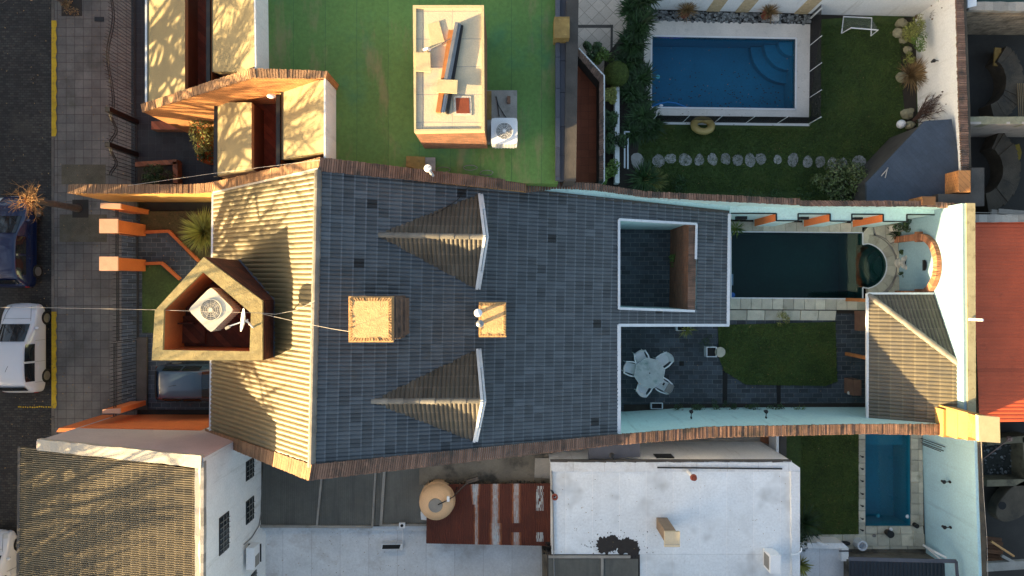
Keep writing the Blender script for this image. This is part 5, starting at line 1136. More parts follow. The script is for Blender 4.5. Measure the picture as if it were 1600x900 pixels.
# lumpy white caps
def lump(pts, w_, h_, mname, par, nm):
    mb = MB()
    for i in range(len(pts)-1):
        a, b = pts[i], pts[i+1]; n = max(1, int((b-a).length/.3)); side = (b-a).cross(Vector((0, 0, 1))).normalized()
        L = [(a.lerp(b, q/n), w_*rnd.uniform(.9, 1.08), rnd.uniform(-.01, .015)) for q in range(n+1)]
        for q in range(n):
            (p0, w0, z0_), (p1, w1, z1_) = L[q], L[q+1]
            T = [p0+side*w0/2+Vector((0, 0, z0_)), p1+side*w1/2+Vector((0, 0, z1_)), p1-side*w1/2+Vector((0, 0, z1_)), p0-side*w0/2+Vector((0, 0, z0_))]
            mb.prism(T, [x-Vector((0, 0, h_)) for x in T], rnd.random())
    return part(nm, mb, M[mname], par)
lump([P(58, 695, 5.32), P(314, 722, 7.22)], .40, .2, 'capwhite', t, 'white_cap')
lump([P(309, 722, 7.12), P(309, PB, 7.12)], .2, .3, 'capwhite', t, 'white_cap')
lump([P(315.5, 722, 7.2), P(315.5, PB, 7.2)], .12, .2, 'conc', t, 'worn_edge')
part('eave_gutter', MB().bar(A+Vector((-.05, 0, .02)), D_+Vector((-.05, 0, .02)), .1, .1), M['darkconc'], t)
XR = c_.x
def onX(px, py, X=XR): z = H-X*F/(px-800); return P(px, py, z)
def win(par, x0, x1, y0, y1, bars_, label):
    a = onX(x0, (y0+y1)/2); b = onX(x1, (y0+y1)/2); zt_, zb2 = a.z, b.z; sc_ = (H-(zt_+zb2)/2)/F; ya, yb = (450-y0)*sc_, (450-y1)*sc_
    fr = part('window', MB().box((XR+.0, (ya+yb)/2, (zt_+zb2)/2), (.06, abs(ya-yb), zt_-zb2)), M['black'], par, label=label)
    part('pane', MB().box((XR+.025, (ya+yb)/2, (zt_+zb2)/2), (.03, abs(ya-yb)*.9, (zt_-zb2)*.9)), M['window'], fr)
    k = MB()
    for i in range(1, bars_): y = ya+(yb-ya)*i/bars_; k.bar((XR+.06, y, zb2), (XR+.06, y, zt_), .02, .02)
    for i in range(1, 3): z = zb2+(zt_-zb2)*i/3; k.bar((XR+.055, ya, z), (XR+.055, yb, z), .015, .02)
    part('window_bars', k, M['greyfan'], fr)
win(t, 342, 357, 804, 862, 7, 'tall barred window'); win(t, 384, 396, 718, 748, 4, 'small window under the party wall'); win(t, 384, 396, 779, 815, 4, 'small square window'); win(t, 392, 400, 894, 915, 4, 'lowest window')
a = onX(376, 875)
t2 = thing('wall_air_conditioner', 'white split air conditioner bolted to the white side wall', 'air conditioner', a-Vector((0, 0, .6)))
p = Vector((XR+.3, P(0, 876, a.z).y, a.z-.45)); part('casing', MB().box(p, (.32, .85, .6)), M['plastic'], t2, bevel=.02); part('grille', MB().box(p+Vector((.165, -.15, 0)), (.012, .42, .42)), M['greyfan'], t2); part('bracket', MB().box(p+Vector((-.05, 0, -.33)), (.5, .7, .04)), M['black'], t2)
solo('wall_pipe', MB().tube([onX(380, 851)+Vector((.03, 0, 0)), onX(392, 840)+Vector((.03, 0, 0)), onX(403, 822)+Vector((.04, 0, 0)), onX(407, 800)+Vector((.04, 0, 0))], .02), M['cloth'], 'thin conduit curving up the white side wall from the split air conditioner', 'pipe')
# ---------------------------------------------------------------- SOUTH FLAT ROOFS
t = thing('flat_roof_house', 'low house with patched white membrane roofs along the bottom edge', 'house', P(800, 830, 0))
zf = 1.4; zr2 = 3.3
part('lower_white_roof', MB().prism(PL([(400, 815), (866, 815), (866, 955), (400, 955)], zf), 0), M['white_roof2'], t)
part('white_roof', MB().prism(PL([(862, 737), (1250, 737), (1250, 866), (862, 866)], zr2), 0).prism(PL([(1000, 866.3), (1250, 866.3), (1250, 955), (1000, 955)], zr2), 0), M['white_roof'], t)
part('parapet_step', MB().prism(PL([(860, 722), (1238, 722.5), (1250, 731), (1250, 737), (862, 737)], zr2+.08), 0), M['white_roof2'], t)
part('white_wall', MB().prism(PL([(958, 719.3), (1237, 720.2), (1237, 722.5), (958, 721.8)], zr2+.05), 0), M['whitewall'], t)
k = MB(); x = 860
while x < 1225:
    l = rnd.uniform(6, 22); k.prism(PL([(x, 719), (min(x+l, 1236), 719), (min(x+l, 1236), 721+rnd.uniform(0, 2)), (x, 721+rnd.uniform(0, 2))], zr2+.10), zr2-.05, rnd.random()); x += l
part('soot_edge', k, M['darkconc'], t)
part('edge_pipe', MB().tube([P(1027, 730.5, zr2+.14), P(1222, 732.5, zr2+.14)], .03), M['black'], t)
part('roof_rim', MB().prism(PL([(1236, 737), (1250, 737), (1250, 955), (1238, 955)], zr2+.12), zr2), M['white_roof2'], t)
a = onYw = None
YW = P(1000, 719.3, zr2+.05).y
k = MB(); z1 = H-YW*F/(450-716); z2_ = H-YW*F/(450-710)
x0, x1 = P(1023, 713, (z1+z2_)/2).x, P(1051, 713, (z1+z2_)/2).x
part('window', MB().box(((x0+x1)/2, YW+.0, (z1+z2_)/2), (x1-x0, .06, abs(z1-z2_))), M['window'], t)
# soot
def blob(cx, cy, rx, ry, z, n=46, jag=.22):
    return [P(cx+rx*math.cos(6.283*i/n)*(q := 1+rnd.uniform(-jag, jag*.6)), cy+ry*math.sin(6.283*i/n)*q, z) for i in range(n)]
k = MB()
for cx, cy, rx, ry in ((946, 852, 15, 14), (958, 848, 10, 13), (979, 853, 17, 14), (990, 860, 10, 12)): q = blob(cx, cy, rx, ry, zr2+.004+len(k.f)*.001); k.add(q, [tuple(range(len(q)))])
for _ in range(180):
    x, y = rnd.gauss(968, 27), rnd.gauss(856, 17); 
    if 862 < x < 1030 and 740 < y < 866: s = rnd.uniform(.3, 1.4); p = P(x, y, zr2+.003+rnd.random()*.001); s *= .022; k.add([p+Vector((s, 0, 0)), p+Vector((0, s, 0)), p+Vector((-s, 0, 0)), p+Vector((0, -s, 0))], [(0, 1, 2, 3)])
k.t = k.t; part('soot_stain', k, mat('soot', (.03, .026, .024), .3, 6, bump=.3), t)['kind'] = 'stuff'
# skylight roofs of grey fibreglass
k = tiled(MB(), [PL([(412, 722), (668, 700), (668, 820), (405, 822)], 1.95)], cw=100, tw=.085, h=.018, step=0, v=Vector((1, 0, 0)), prof=(0, 1), seed=3, dark=0)
part('fibreglass_roof', k, M['translucent'], t)
k = MB()
for x0, x1, w_ in ((504, 495, .08), (587, 582, .08), (601, 595, .11)): k.bar(P(x0, 730, 2.02), P(x1, 822, 2.02), w_, .05)
k.bar(P(405, 822, 2.0), P(582, 823, 2.0), .1, .08); k.bar(P(596, 820.5, 2.0), P(667, 820, 2.0), .08, .08)
part('fibreglass_battens', k, M['conc'], t)
part('fibreglass_base', MB().prism(PL([(404, 700), (668, 690), (668, 822), (404, 824)], 1.88), 0), M['darkconc'], t)
part('kerb_strip', MB().prism(PL([(404, 823.5), (668, 821.5), (668, 829), (403, 829)], 1.75), 0), M['white_roof2'], t)
k = tiled(MB(), [PL([(857, 873), (997, 873), (998, 955), (857, 955)], zr2+.05)], cw=100, tw=.12, h=.02, step=0, v=Vector((1, 0, 0)), prof=(0, 1), seed=4, dark=0)
part('fibreglass_roof', k, M['translucent'], t); part('fibreglass_battens', MB().bar(P(941, 872, zr2+.1), P(941, 1060, zr2+.1), .1, .04).bar(P(857, 870, zr2+.08), P(985, 870, zr2+.08), .1, .06), M['conc'], t)
part('fibreglass_base', MB().prism(PL([(856, 866.4), (999.7, 866.4), (999.7, 955), (856, 955)], zr2-.03), 0), M['darkconc'], t)
part('stained_ledge', MB().prism(PL([(848, 866), (855, 866), (858, 955), (850, 955)], 2.6), 0), M['stain_conc'], t)
part('stained_terrace', MB().prism(PL([(655, 700), (862, 700), (862, 758), (655, 758)], 2.05), 0), M['stain_conc'], t)
part('stained_patch', MB().prism(PL([(836, 716), (861, 716), (861, 748), (835, 746)], 2.1), 2), M['conc'], t)
bands = ((733, 752, 755, 790, 1), (740, 749, 790, 850, .75), (766, 782, 752, 815, .9), (764, 785, 815, 855, 1), (799, 814, 752, 815, .85), (798, 815, 830, 855, .8))
def rtone(p, q):
    s = F/(H-p.z); x, y = 800+p.x*s, 450-p.y*s; v_ = 0
    for x0, x1, y0, y1, a_ in bands:
        c_ = (x0+x1)/2; w_ = (x1-x0)/2*(1-.5*max(0, min(1, (y-755)/40)) if x0 == 733 else 1)
        if y0 <= y < y1: v_ = max(v_, a_*max(0, min(1, 1.5*(1-abs(x-c_)/w_)))*q.uniform(.6, 1)*(.75+.25*math.sin(x*2.1+y*.13)**2))
    if 838 < x < 849 and (758 < y < 798 or 830 < y < 848) and q.random() < .6: v_ = .8
    return v_
k = tiled(MB(), [PL([(667, 757), (860, 755), (861, 853), (666, 849)], 2.4)], cw=3.0, tw=.075, h=.022, step=0, v=Vector((1, 0, 0)), prof=(0, .6, 1, .6, 0)[0:5], seed=5, tonef=rtone, nu=24)
part('rusty_roof', k, M['rust'], t); part('rusty_roof_base', MB().prism(PL([(668, 758), (859, 758), (859, 852), (668, 848)], 2.36), 0), M['darkconc'], t)
k = MB()
for _ in range(60): p = P(rnd.uniform(670, 860), 754+rnd.uniform(-2, 2), 2.2); k.ball(p, (rnd.uniform(.03, .09), .06, rnd.uniform(.03, .08)), 6, 4, rnd.random(), .3)
part('crumbled_edge', k, M['ruin'], t)
# dark drainpipe between roofs
solo('drain_pipe', MB().tube([P(862, 735, 3.36), P(864, 800, 3.36), P(865, 860, 3.36)], .035).tube([P(865, 860, 3.37), P(866, 900, 3.37)], .02), M['steel'], 'long grey pipe along the seam between rusty and white roofs', 'pipe')
k = MB()
for _ in range(26): p = P(rnd.gauss(860, 6), rnd.gauss(858, 6), 2.75+rnd.random()*.3); k.ball(p, rnd.uniform(.03, .09), 6, 4, .5, .3)
solo('rubble_heap', k, M['nothing'], 'black clump of debris at the lower end of the long grey pipe', 'rubble')
t = thing('roof_vent', 'terracotta round vent at the upper left of the big white roof', 'vent', P(864, 777, 3.3)); p = P(867, 777, 3.6); part('ring', MB().ring((p.x, p.y), .06, .12, 3.5, 3.62), M['terracotta'], t); part('pipe', MB().tube([P(862, 766, 3.3), P(864, 770, 3.5), P(867, 777, 3.52)], .045), M['black'], t)
t = thing('flue_pipe', 'white flue with a terracotta red cap on the big white roof', 'flue', P(1074, 735, 3.3)); p = P(1074, 736, 3.3); part('pipe', MB().cyl(p, .07, 3.3, 4.25, 12), M['plastic'], t, True); part('cap', MB().cyl(p, .13, 4.2, 4.34, 18, r2=.1).cyl(p, .06, 4.34, 4.4, 10), M['terracotta'], t, True)
p0 = P(1034, 817, 3.3); t = thing('roof_chimney', 'square brown chimney with a pale sunlit top on the big white roof', 'chimney', p0); part('stack', MB().box((p0.x, p0.y, 4.1), (.42, .42, 1.7)), mat('tan_render', (.22, .16, .11), .2, 3), t); part('cap', MB().box((p0.x, p0.y, 5.0), (.56, .56, .1)), M['slab'], t)
t = thing('roof_box_unit', 'white box unit near the right end of the big white roof', 'air conditioner', P(1204, 870, 3.3)); p = P(1206, 876, 3.7); part('casing', MB().box((p.x, p.y, 3.7), (.42, .7, .75)), M['plastic'], t, bevel=.02); part('side_grille', MB().box((p.x-.215, p.y, 3.72), (.012, .5, .5)), M['greyfan'], t)
p = P(629, 819, 2.05); t = thing('vent_plate', 'small white square plate with a black vent at the edge of the fibreglass roof', 'vent', p); part('plate', MB().box(p+Vector((0, 0, .1)), (.24, .2, .12)), M['plastic'], t); part('vent_hole', MB().cyl(p, .06, 2.2, 2.24, 10), M['nothing'], t); part('pipe', MB().tube([P(629, 824, 1.8), P(630, 853, 1.55)], .025), M['plastic'], t)
t = thing('roof_hatch', 'small white box hatch with a black opening on the lower white roof', 'hatch', P(613, 856, 1.4)); part('kerb_box', MB().prism(PL([(596, 850), (629, 850), (629, 860), (595, 860)], 1.8), 1.4), M['white_roof2'], t); part('opening', MB().prism(PL([(598, 851.5), (626, 851), (624, 857.5), (597, 858)], 1.81), 1.6), M['nothing'], t)
p = P(679, 778, 2.0); c_ = P(686, 774, 1.9)
t = thing('water_tank', 'round cream water tank with a grey lid beside the rusty roof', 'water tank', (c_.x, c_.y, 1.9)); rr = .70
k = MB(); k.tube([(c_.x, c_.y, z) for z in (1.95, 2.2, 2.8, 3.0, 3.12, 3.2)], [rr, rr*1.02, rr, rr*.93, rr*.6, rr*.42], 32); part('body', k, M['tank'], t, True)
k = MB(); k.ring((c_.x, c_.y), rr*1.0, rr*1.04, 2.0, 2.05); k.ring((c_.x, c_.y), rr*1.0, rr*1.04, 2.5, 2.55); part('hoop', k, M['tank'], t)
part('lid', MB().cyl(c_, .29, 3.18, 3.25, 24, r2=.26), M['greyfan'], t, True)
k = MB().tube([(c_.x+.1, c_.y+.05, 3.28), (c_.x+.45, c_.y+.2, 3.22), (c_.x+.72, c_.y+.3, 3.0), (c_.x+.8, c_.y+.55, 2.2)], .02); part('inlet_pipe', k, M['black'], t); part('valve', MB().box((c_.x+.5, c_.y+.26, 3.2), (.1, .2, .1)), M['plastic'], t)
part('plinth', MB().box((c_.x+.1, c_.y-.1, 1.75), (1.5, 1.4, .42)), M['conc'], t)
solo('white_step', MB().prism(PL([(657, 800), (669, 802), (667, 813), (658, 812)], 2.2), 1.9), M['plastic'], 'small white block at the foot of the water tank', 'block')
solo('scrap_branch', MB().tube([P(712, 772, 2.5), P(726, 758, 2.6), P(737, 750, 2.5)], .03).box(P(738, 750, 2.4), (.5, .15, .12), .3), M['bark'], 'dark branch and scrap on the stained terrace above the rusty roof', 'scrap')
# passage between party wall and white wall
flat('passage', [(940, 660), (1230, 660), (1230, 725), (940, 725)], .02, 0, M['conc'], 'grey concrete passage between the two houses', 'passage')
solo('brick_step', MB().prism(PL([(1188, 672), (1213, 672), (1213, 698), (1188, 690)], .05), 0), M['brickwall'], 'small red brick paved strip at the end of the passage', 'step')
solo('white_partition', MB().prism(PL([(1213, 676), (1217, 676), (1217, 716), (1213, 716)], .9), 0), M['whitewall'], 'thin white partition at the end of the passage', 'wall')
solo('mesh_gate', MB().prism(PL([(1219, 676), (1229, 676), (1229, 718), (1219, 716)], .5), 0), M['darkconc'], 'dark grey strip beside the white partition', 'gate')
k = MB().prism(PL([(920, 691), (1000, 689), (1000, 714), (920, 718)], 3.2), 3.0); solo('small_flat_roof', k, M['bluegrey'], 'small grey awning roof tucked under the lower party wall', 'roof')
solo('tv_aerial', MB().cyl(P(956, 713, 3.3), .02, 3.2, 3.9, 6).ball(P(956, 711, 3.9), (.1, .1, .05)), M['black'], 'small black aerial foot next to the grey awning roof', 'aerial')
# ---------------------------------------------------------------- SOUTH EAST GARDEN
flat('small_lawn', [(1228, 665), (1342, 665), (1342, 835), (1228, 835)], .06, -.1, M['grass'], 'dark green rectangular lawn beside the narrow pool', 'lawn')
I = PL([(1352, 676), (1423, 676), (1423.5, 822), (1353, 822)], .09); O = PL([(1342, 668), (1440, 668), (1444, 852), (1342, 838)], .09)
t = pool('swimming_pool', 'narrow teal blue pool beside the pale blue wall at the lower right', I, O, .07, 1.3, 'poolblue2', None, 'water')
k = MB()
stones(P(1342, 668, .09), P(1342, 836, .09), P(1352, 668, .09), P(1352, 836, .09), 9); stones(P(1424, 668, .09), P(1424, 822, .09), P(1435, 668, .09), P(1436, 822, .09), 9); stones(P(1435.5, 668, .09), P(1436.5, 822, .09), P(1441, 668, .09), P(1443, 822, .09), 9)
stones(P(1353, 822.5, .09), P(1443, 822.5, .09), P(1353, 834, .09), P(1444, 834, .09), 5); stones(P(1280, 835.5, .09), P(1445, 834.5, .09), P(1280, 853, .09), P(1446, 853, .09), 9); stones(P(1280, 853.5, .09), P(1446, 853.5, .09), P(1280, 858, .09), P(1447, 858, .09), 6)
part('coping_stones', k, M['coping'], t)
part('pool_step', MB().prism(PL([(1352.5, 676), (1423, 676), (1423, 695), (1352.5, 695)], -.55), -1.3), M['poolblue2'], t)
for i, (x, y, nm) in enumerate(((1372, 806, 'greenish'), (1418, 807, 'white'))):
    solo('pool_float', MB().ball(P(x, y, -.12 if i else -.2), (.09, .09, .05)), M['plastic'] if i else mat('float_teal', (.03, .25, .32), .1), nm+' floating disc near the lower end of the narrow pool', 'float', True)
for i, y in enumerate((714, 733, 752, 772, 791, 811, 829)):
    solo('deck_light', MB().ball(P(1348, y, .11), (.06, .04, .03)).tube([P(1344, y-2, .12), P(1349, y, .12)], .015), M['black'], ('first', 'second', 'third', 'fourth', 'fifth', 'sixth', 'last')[i]+' small black deck light from the top along the narrow pool', 'light', group='small black lights along the narrow pool')
solo('garden_pot', MB().cyl(P(1390, 834, .3), .13, .09, .4, 14, r2=.16), M['black'], 'dark green pot standing below the narrow pool', 'pot', True); solo('garden_ball', MB().ball(P(1392, 827, .16), .08), M['plastic'], 'white ball above the dark green pot', 'ball', True)
solo('dark_pot', MB().cyl(P(1431, 821, .2), .1, .09, .3, 12), M['black'], 'small black pot by the lower right corner of the narrow pool', 'pot', True); solo('deck_knob', MB().ball(P(1366, 837, .12), (.09, .07, .04)), M['cloth'], 'small grey deck knob left of the dark green pot', 'stone')  # flattened grey ball models a knob on the pool deck
solo('wash_tub', MB().ring((P(1348, 853, .5).x, P(1348, 853, .5).y), .15, .22, .09, .5).cyl(P(1348, 853, .2), .15, .09, .25), M['trim'], 'round white tub at the corner of the pale stone patio', 'tub')
solo('black_bag', MB().ball(P(1321, 849, .2), (.22, .1, .12)), M['black'], 'black bag lying left of the round white tub', 'bag')
solo('palm_plant', leaves(rosette(MB(), P(1252, 815, .5), 130, 1.0, .05, 1.0, .5, .0, .5), P(1250, 835, .5), (.35, .8, .5), 800, .12, 8, lo=0, hi=.5), M['leaf'], 'dark feathery plant in the shade at the lower left lawn corner', 'plant')
zb2 = 3.45
inn = PL([(1522, 686), (1533, 1000)], zb2); 
t = thing('end_wall', 'pale blue wall with two lamps right of the narrow pool', 'wall', (inn[0].x, -9, 0))
part('wall_face', MB().strip(inn, [p+Vector((.12, 0, 0)) for p in inn], 0), M['bluewall_shade'], t)
k = MB(); a, b = inn[0]+Vector((.12, 0, .0)), inn[1]+Vector((.12, 0, 0)); lump([a+Vector((.08, 0, .05)), b+Vector((.08, 0, .05))], .17, .6, 'ruin', t, 'stone_cap')
for i, (x, y) in enumerate(((1484, 753), (1485, 824))):
    X_ = inn[0].x+(inn[1].x-inn[0].x)*((y-686)/314)-.02; z = H-X_*F/(x-800); lamp(P(x, y, z), ('upper of the two black lamps on the lower pale blue wall', 'lower of the two black lamps on the lower pale blue wall')[i])
for i, (x, y, h_) in enumerate(((1437, 684, 1.75), (1440, 688, 1.4), (1438, 691, 1.6), (1440, 694, 1.35))):
    p = P(x, y, 0); solo('iron_pole', MB().tube([p, p+Vector((0, 0, h_))], .018), M['black'], ('longest black pole standing at the top of the pale blue wall', 'second black pole at the top of the pale blue wall', 'third black pole at the top of the pale blue wall', 'lowest black pole at the top of the pale blue wall')[i], 'pole')
t = thing('white_outbuilding', 'white slab roofed outbuilding at the bottom with an aloe on it', 'building', P(1290, 890, 0))
part('roof_slab', MB().prism(PL([(1250.5, 856), (1325, 856), (1325, 955), (1250.5, 955)], .7), 0), M['white_roof2'], t); part('parapet', MB().prism(PL([(1242, 848), (1318, 849), (1326, 856), (1326, 858), (1242, 856)], .85), 0), M['whitewall'], t); part('corner_post', MB().prism(PL([(1315, 858), (1326, 858), (1326, 877), (1315, 877)], .95), .6), M['whitewall'], t)
part('edge_bar', MB().bar(P(1311, 861, 1.0), P(1331, 861, 1.0), .04, .04), M['black'], t)
solo('slanted_board', MB().prism(PL([(1275, 846), (1290, 850), (1298, 853), (1285, 854)], 1.), .8), M['whitewall'], 'white slanted board just above the outbuilding', 'board')
strap_clump(1249, 881, .75, 90, .5, 'yellow green aloe in a dark pot on the white outbuilding', 'leafy', 'aloe', .06, lo=.3); solo('dark_pot', MB().cyl(P(1243, 877, .9), .18, .7, 1.05, 14), M['black'], 'dark pot behind the yellow green aloe', 'pot', True)
t = thing('dark_sheet_roof', 'dark blue ribbed roof along the bottom edge right of the outbuilding', 'roof', P(1410, 890, 0))
part('sheet', tiled(MB(), [PL([(1326, 876), (1494, 880), (1508, 955), (1327, 955)], 1.3)], cw=100, tw=.16, h=.03, step=0, v=Vector((1, 0, 0)), prof=(0, .8, 1, .8, 0)), M['darkroof'], t)
part('edge_flashing', MB().bar(P(1326, 873, 2.65), P(1494, 877, 2.65), .14, .06).bar(P(1494, 877, 2.65), P(1508, 1060, 2.65), .1, .06), M['bluegrey'], t); part('walls', MB().prism(PL([(1328, 878), (1492, 882), (1506, 955), (1328, 955)], 1.25), 0), M['stain_conc'], t)
flat('shade_dark_concrete', [(1326, 858), (1447, 858), (1470, 885), (1326, 885)], .03, 0, M['stain_conc'], 'grey concrete strip above the dark sheet roof, its shade coloured in', 'paving')  # concrete lying in shade, the shade given as a dark colour
solo('white_pipe', MB().tube([P(1443, 852, .4), P(1462, 863, 1.2), P(1484, 874, 1.5)], .05).tube([P(1444, 853, .3), P(1455, 862, .9), P(1470, 874, 1.3)], .03), M['plastic'], 'white pipes slanting from the pool patio to the dark roof', 'pipe')
solo('white_conduit', MB().tube([P(1236, 867, 3.5), P(1246, 866, 3.5), P(1252, 861, 3.5), P(1252, 856, 3.4)], .03), M['plastic'], 'white curved conduit at the corner of the big white roof', 'pipe')
# ---------------------------------------------------------------- EAST LOTS
zq = 3.2
t = thing('red_sheet_roof', 'ribbed red metal roof at the right edge', 'roof', P(1570, 500, 0))
rp = PL([(1518, 346), (1760, 346), (1760, 655), (1530, 660)], zq)
part('sheet', tiled(MB(), [rp], cw=100, tw=.15, h=.022, step=0, v=Vector((0, 1, 0)), prof=(0, .8, 1, .8, 0)), M['redroof'], t); part('walls', MB().prism([p-Vector((0, 0, .04)) for p in PL([(1520, 348), (1760, 348), (1760, 653), (1532, 657)], zq)], 0), M['ruin'], t)
part('edge_strip', lump([P(1518, 341, zq+.15), P(1700, 341, zq+.15)], .3, .3, 'conc', t, 'edge_coping').data and MB().bar(P(1518, 332, zq), P(1600, 333, zq), .02, .02), M['conc'], t)
flat('yard_floor', [(1440, -40), (1800, -40), (1800, 335), (1518, 335), (1500, 300)], .02, 0, mat('yard_soil', (.032, .03, .026), .3, 1), 'dark cluttered back yards along the right edge', 'yard')
t = thing('ruined_wall', 'crumbling pale block wall across the right edge near the top', 'wall', P(1560, 50, 0))
a, b = P(1513, 16, 2.6), P(1720, 18, 2.6); part('face', MB().prism([a, b, b+Vector((0, .3, 0)), a+Vector((0, .3, 0))], 0), mat('block_wall', (.30, .23, .16), .3, 2.5, brick=(.45, .22, .015, (.16, .13, .1), dict(wall=1, lo=.85, hi=1.15)), stain=((.1, .075, .05), .8, 2., .5), bump=.6), t)
lump([a+Vector((0, .15, .06)), b+Vector((0, .15, .06))], .36, .2, 'conc', t, 'cap')
t = thing('ruined_wall', 'low crumbling wall with a pale lower face by the right edge', 'wall', P(1560, 190, 0))
a, b = P(1515, 184, 2.2), P(1720, 184, 2.2); part('cap', MB(), M['ruin'], t) if False else None
lump([P(1516, 188, 2.4), P(1720, 188, 2.4)], .32, .5, 'rock', t, 'cap'); a, b = P(1516, 194, 2.4), P(1720, 194, 2.4); part('face', MB().prism([a, b, b+Vector((0, .1, 0)), a+Vector((0, .1, 0))], 0), mat('pale_face', (.45, .38, .32), .15, 2, stain=((.2, .16, .13), .5, 3, .55)), t)
solo('teal_tarp', MB().prism(PL([(1528, -30), (1700, -30), (1700, 11), (1528, 11)], 2.5), 2.3), mat('teal_tarp', (.02, .06, .055), .2), 'dark teal roof sheet in the top right corner', 'roof')
solo('white_sheet', MB().prism(PL([(1512, -10), (1526, -10), (1526, 9), (1512, 12)], 2.7), 2.6), M['trim'], 'small white ribbed sheet by the dark teal roof', 'sheet')
solo('yellow_plank', MB().box(P(1558, 89, .6), (.28, .78, .06), R(-4)), M['ochrestain'], 'short yellow plank standing out in the dark yard', 'plank')
def ringslab(cx, cy, r0, r1, a0, a1, z, label):
    c_ = P(cx, cy, 0); s_ = H/F; k = MB(); n = 22
    for i in range(n):
        u0, u1 = R(a0+(a1-a0)*i/n), R(a0+(a1-a0)*(i+1)/n); j = rnd.uniform(-.02, .02)
        k.prism([c_+Vector((r*s_*math.cos(u), r*s_*math.sin(u)*1.15, z+j)) for r, u in ((r0, u0), (r1*rnd.uniform(.97, 1.03), u0), (r1*rnd.uniform(.97, 1.03), u1), (r0, u1))], 0, rnd.random())
    return solo('curved_concrete', k, M['ruin'], label, 'concrete ring')
ringslab(1520, 135, 32, 58, -75, 55, .8, 'big curved concrete ring half lost in the dark upper yard')
ringslab(1515, 270, 32, 58, -80, 62, .8, 'big curved concrete ring below the pale faced wall')
solo('yellow_moss', MB().prism([P(1588+12*math.cos(i*.6)*rnd.uniform(.6, 1), 238+18*math.sin(i*.6)*rnd.uniform(.6, 1), .25) for i in range(10)], 0), mat('moss', (.20, .14, .015), .3, 5, bump=.7), 'patch of yellow moss at the right edge', 'moss')
k = MB()
for i in range(5): k.bar(P(1590+i*3, 130, .9), P(1592+i*3, 182, .9), .03, .03)
solo('rusty_grate', k, M['bronze'], 'rusty grate at the right edge between the two ruined walls', 'grate')
solo('pale_planks', MB().bar(P(1548, 337, 2.6), P(1610, 342, 2.6), .5, .08).bar(P(1560, 330, 2.7), P(1610, 334, 2.7), .2, .06), M['conc'], 'pale broken planks lying above the red roof', 'planks')
flat('yard_floor', [(1530, 655), (1800, 655), (1800, 955), (1530, 955)], .02, 0, mat('yard_soil_south', (.03, .027, .024), .3, 1), 'dark cluttered back yards at the lower right', 'yard')
t = thing('yard_enclosure', 'low walled square of dark rubble at the lower right', 'enclosure', P(1560, 720, 0))
k = MB(); z = .9
for (x0, y0, x1, y1) in ((1532, 688, 1600, 682), (1592, 680, 1596, 748), (1532, 751, 1620, 749)): k.bar(P(x0, y0, z-.4), P(x1, y1, z-.4), .28, .8)
part('low_wall', k, mat('mossy_wall', (.16, .14, .09), .3, 3, bump=.6, stain=((.05, .045, .03), .7, 2.5, .5)), t)
part('rubble_floor', MB().prism(PL([(1532, 688), (1594, 684), (1594, 750), (1532, 750)], .12), 0), mat('rubble', (.035, .04, .035), .4, 5, bump=1, stain=((.1, .1, .09), .8, 9, .66)), t)
k = MB()
for i in range(90): p = P(rnd.uniform(1534, 1592), rnd.uniform(690, 747), .14); k.ball(p, rnd.uniform(.02, .07), 5, 4, rnd.random(), .3)
part('rubble_pieces', k, M['pebble'], t)['kind'] = 'stuff'
solo('bent_rod', MB().tube([P(1535, 718, .3), P(1555, 703, .8), P(1577, 686, 1.)], .02).ball(P(1577, 686, 1.05), .12, 8, 6, .5, .2), mat('pink_stone', (.3, .2, .17), .2), 'rod with a pinkish lump across the rubble square', 'rod')
c_ = P(1592, 782, .9); k = MB(); m_ = Matrix.Rotation(R(-42), 3, 'Z')
V = [c_+m_@Vector((1.25*math.cos(i*math.pi/14)*(1 if math.cos(i*math.pi/14) > 0 else .95), .62*math.sin(i*math.pi/14), 0)) for i in range(28)]
m2 = Matrix.Rotation(R(42), 3, 'Z'); V = [c_+m2@(m_.inverted()@(p-c_)) for p in V]
k.prism(V, .35); t = thing('concrete_trough', 'oval concrete slab with a round hole leaning in the lower right yard', 'slab', (c_.x, c_.y, 0)); part('slab', k, M['ruin'], t, bevel=.04); part('hole', MB().cyl(P(1566, 790, .9), .17, .6, .91, 16), M['nothing'], t); part('support', MB().cyl(c_, .3, 0, .36), M['ruin'], t)
k = MB()
for i in range(6): k.box(P(1548, 842+i*6.5, .5+.1*(i % 2)), (.9+.1*(i % 2), .16, .1), R(-6), rnd.random())
solo('timber_stack', k, mat('old_timber', (.13, .06, .03), .3, 4, tone=.4, bump=.5), 'stack of old brown boards at the lower right edge', 'timber')
solo('bright_pole', MB().tube([P(1549, 846, .9), P(1584, 869, .9)], .05), mat('pale_timber', (.6, .33, .13), .1), 'bright orange pole lying over the old boards', 'pole')
solo('pale_beam', MB().bar(P(1530, 886, 1.), P(1620, 880, 1.), .35, .2).bar(P(1565, 868, 1.), P(1605, 890, 1.1), .12, .1), M['conc'], 'pale beams in the lower right corner', 'beam')
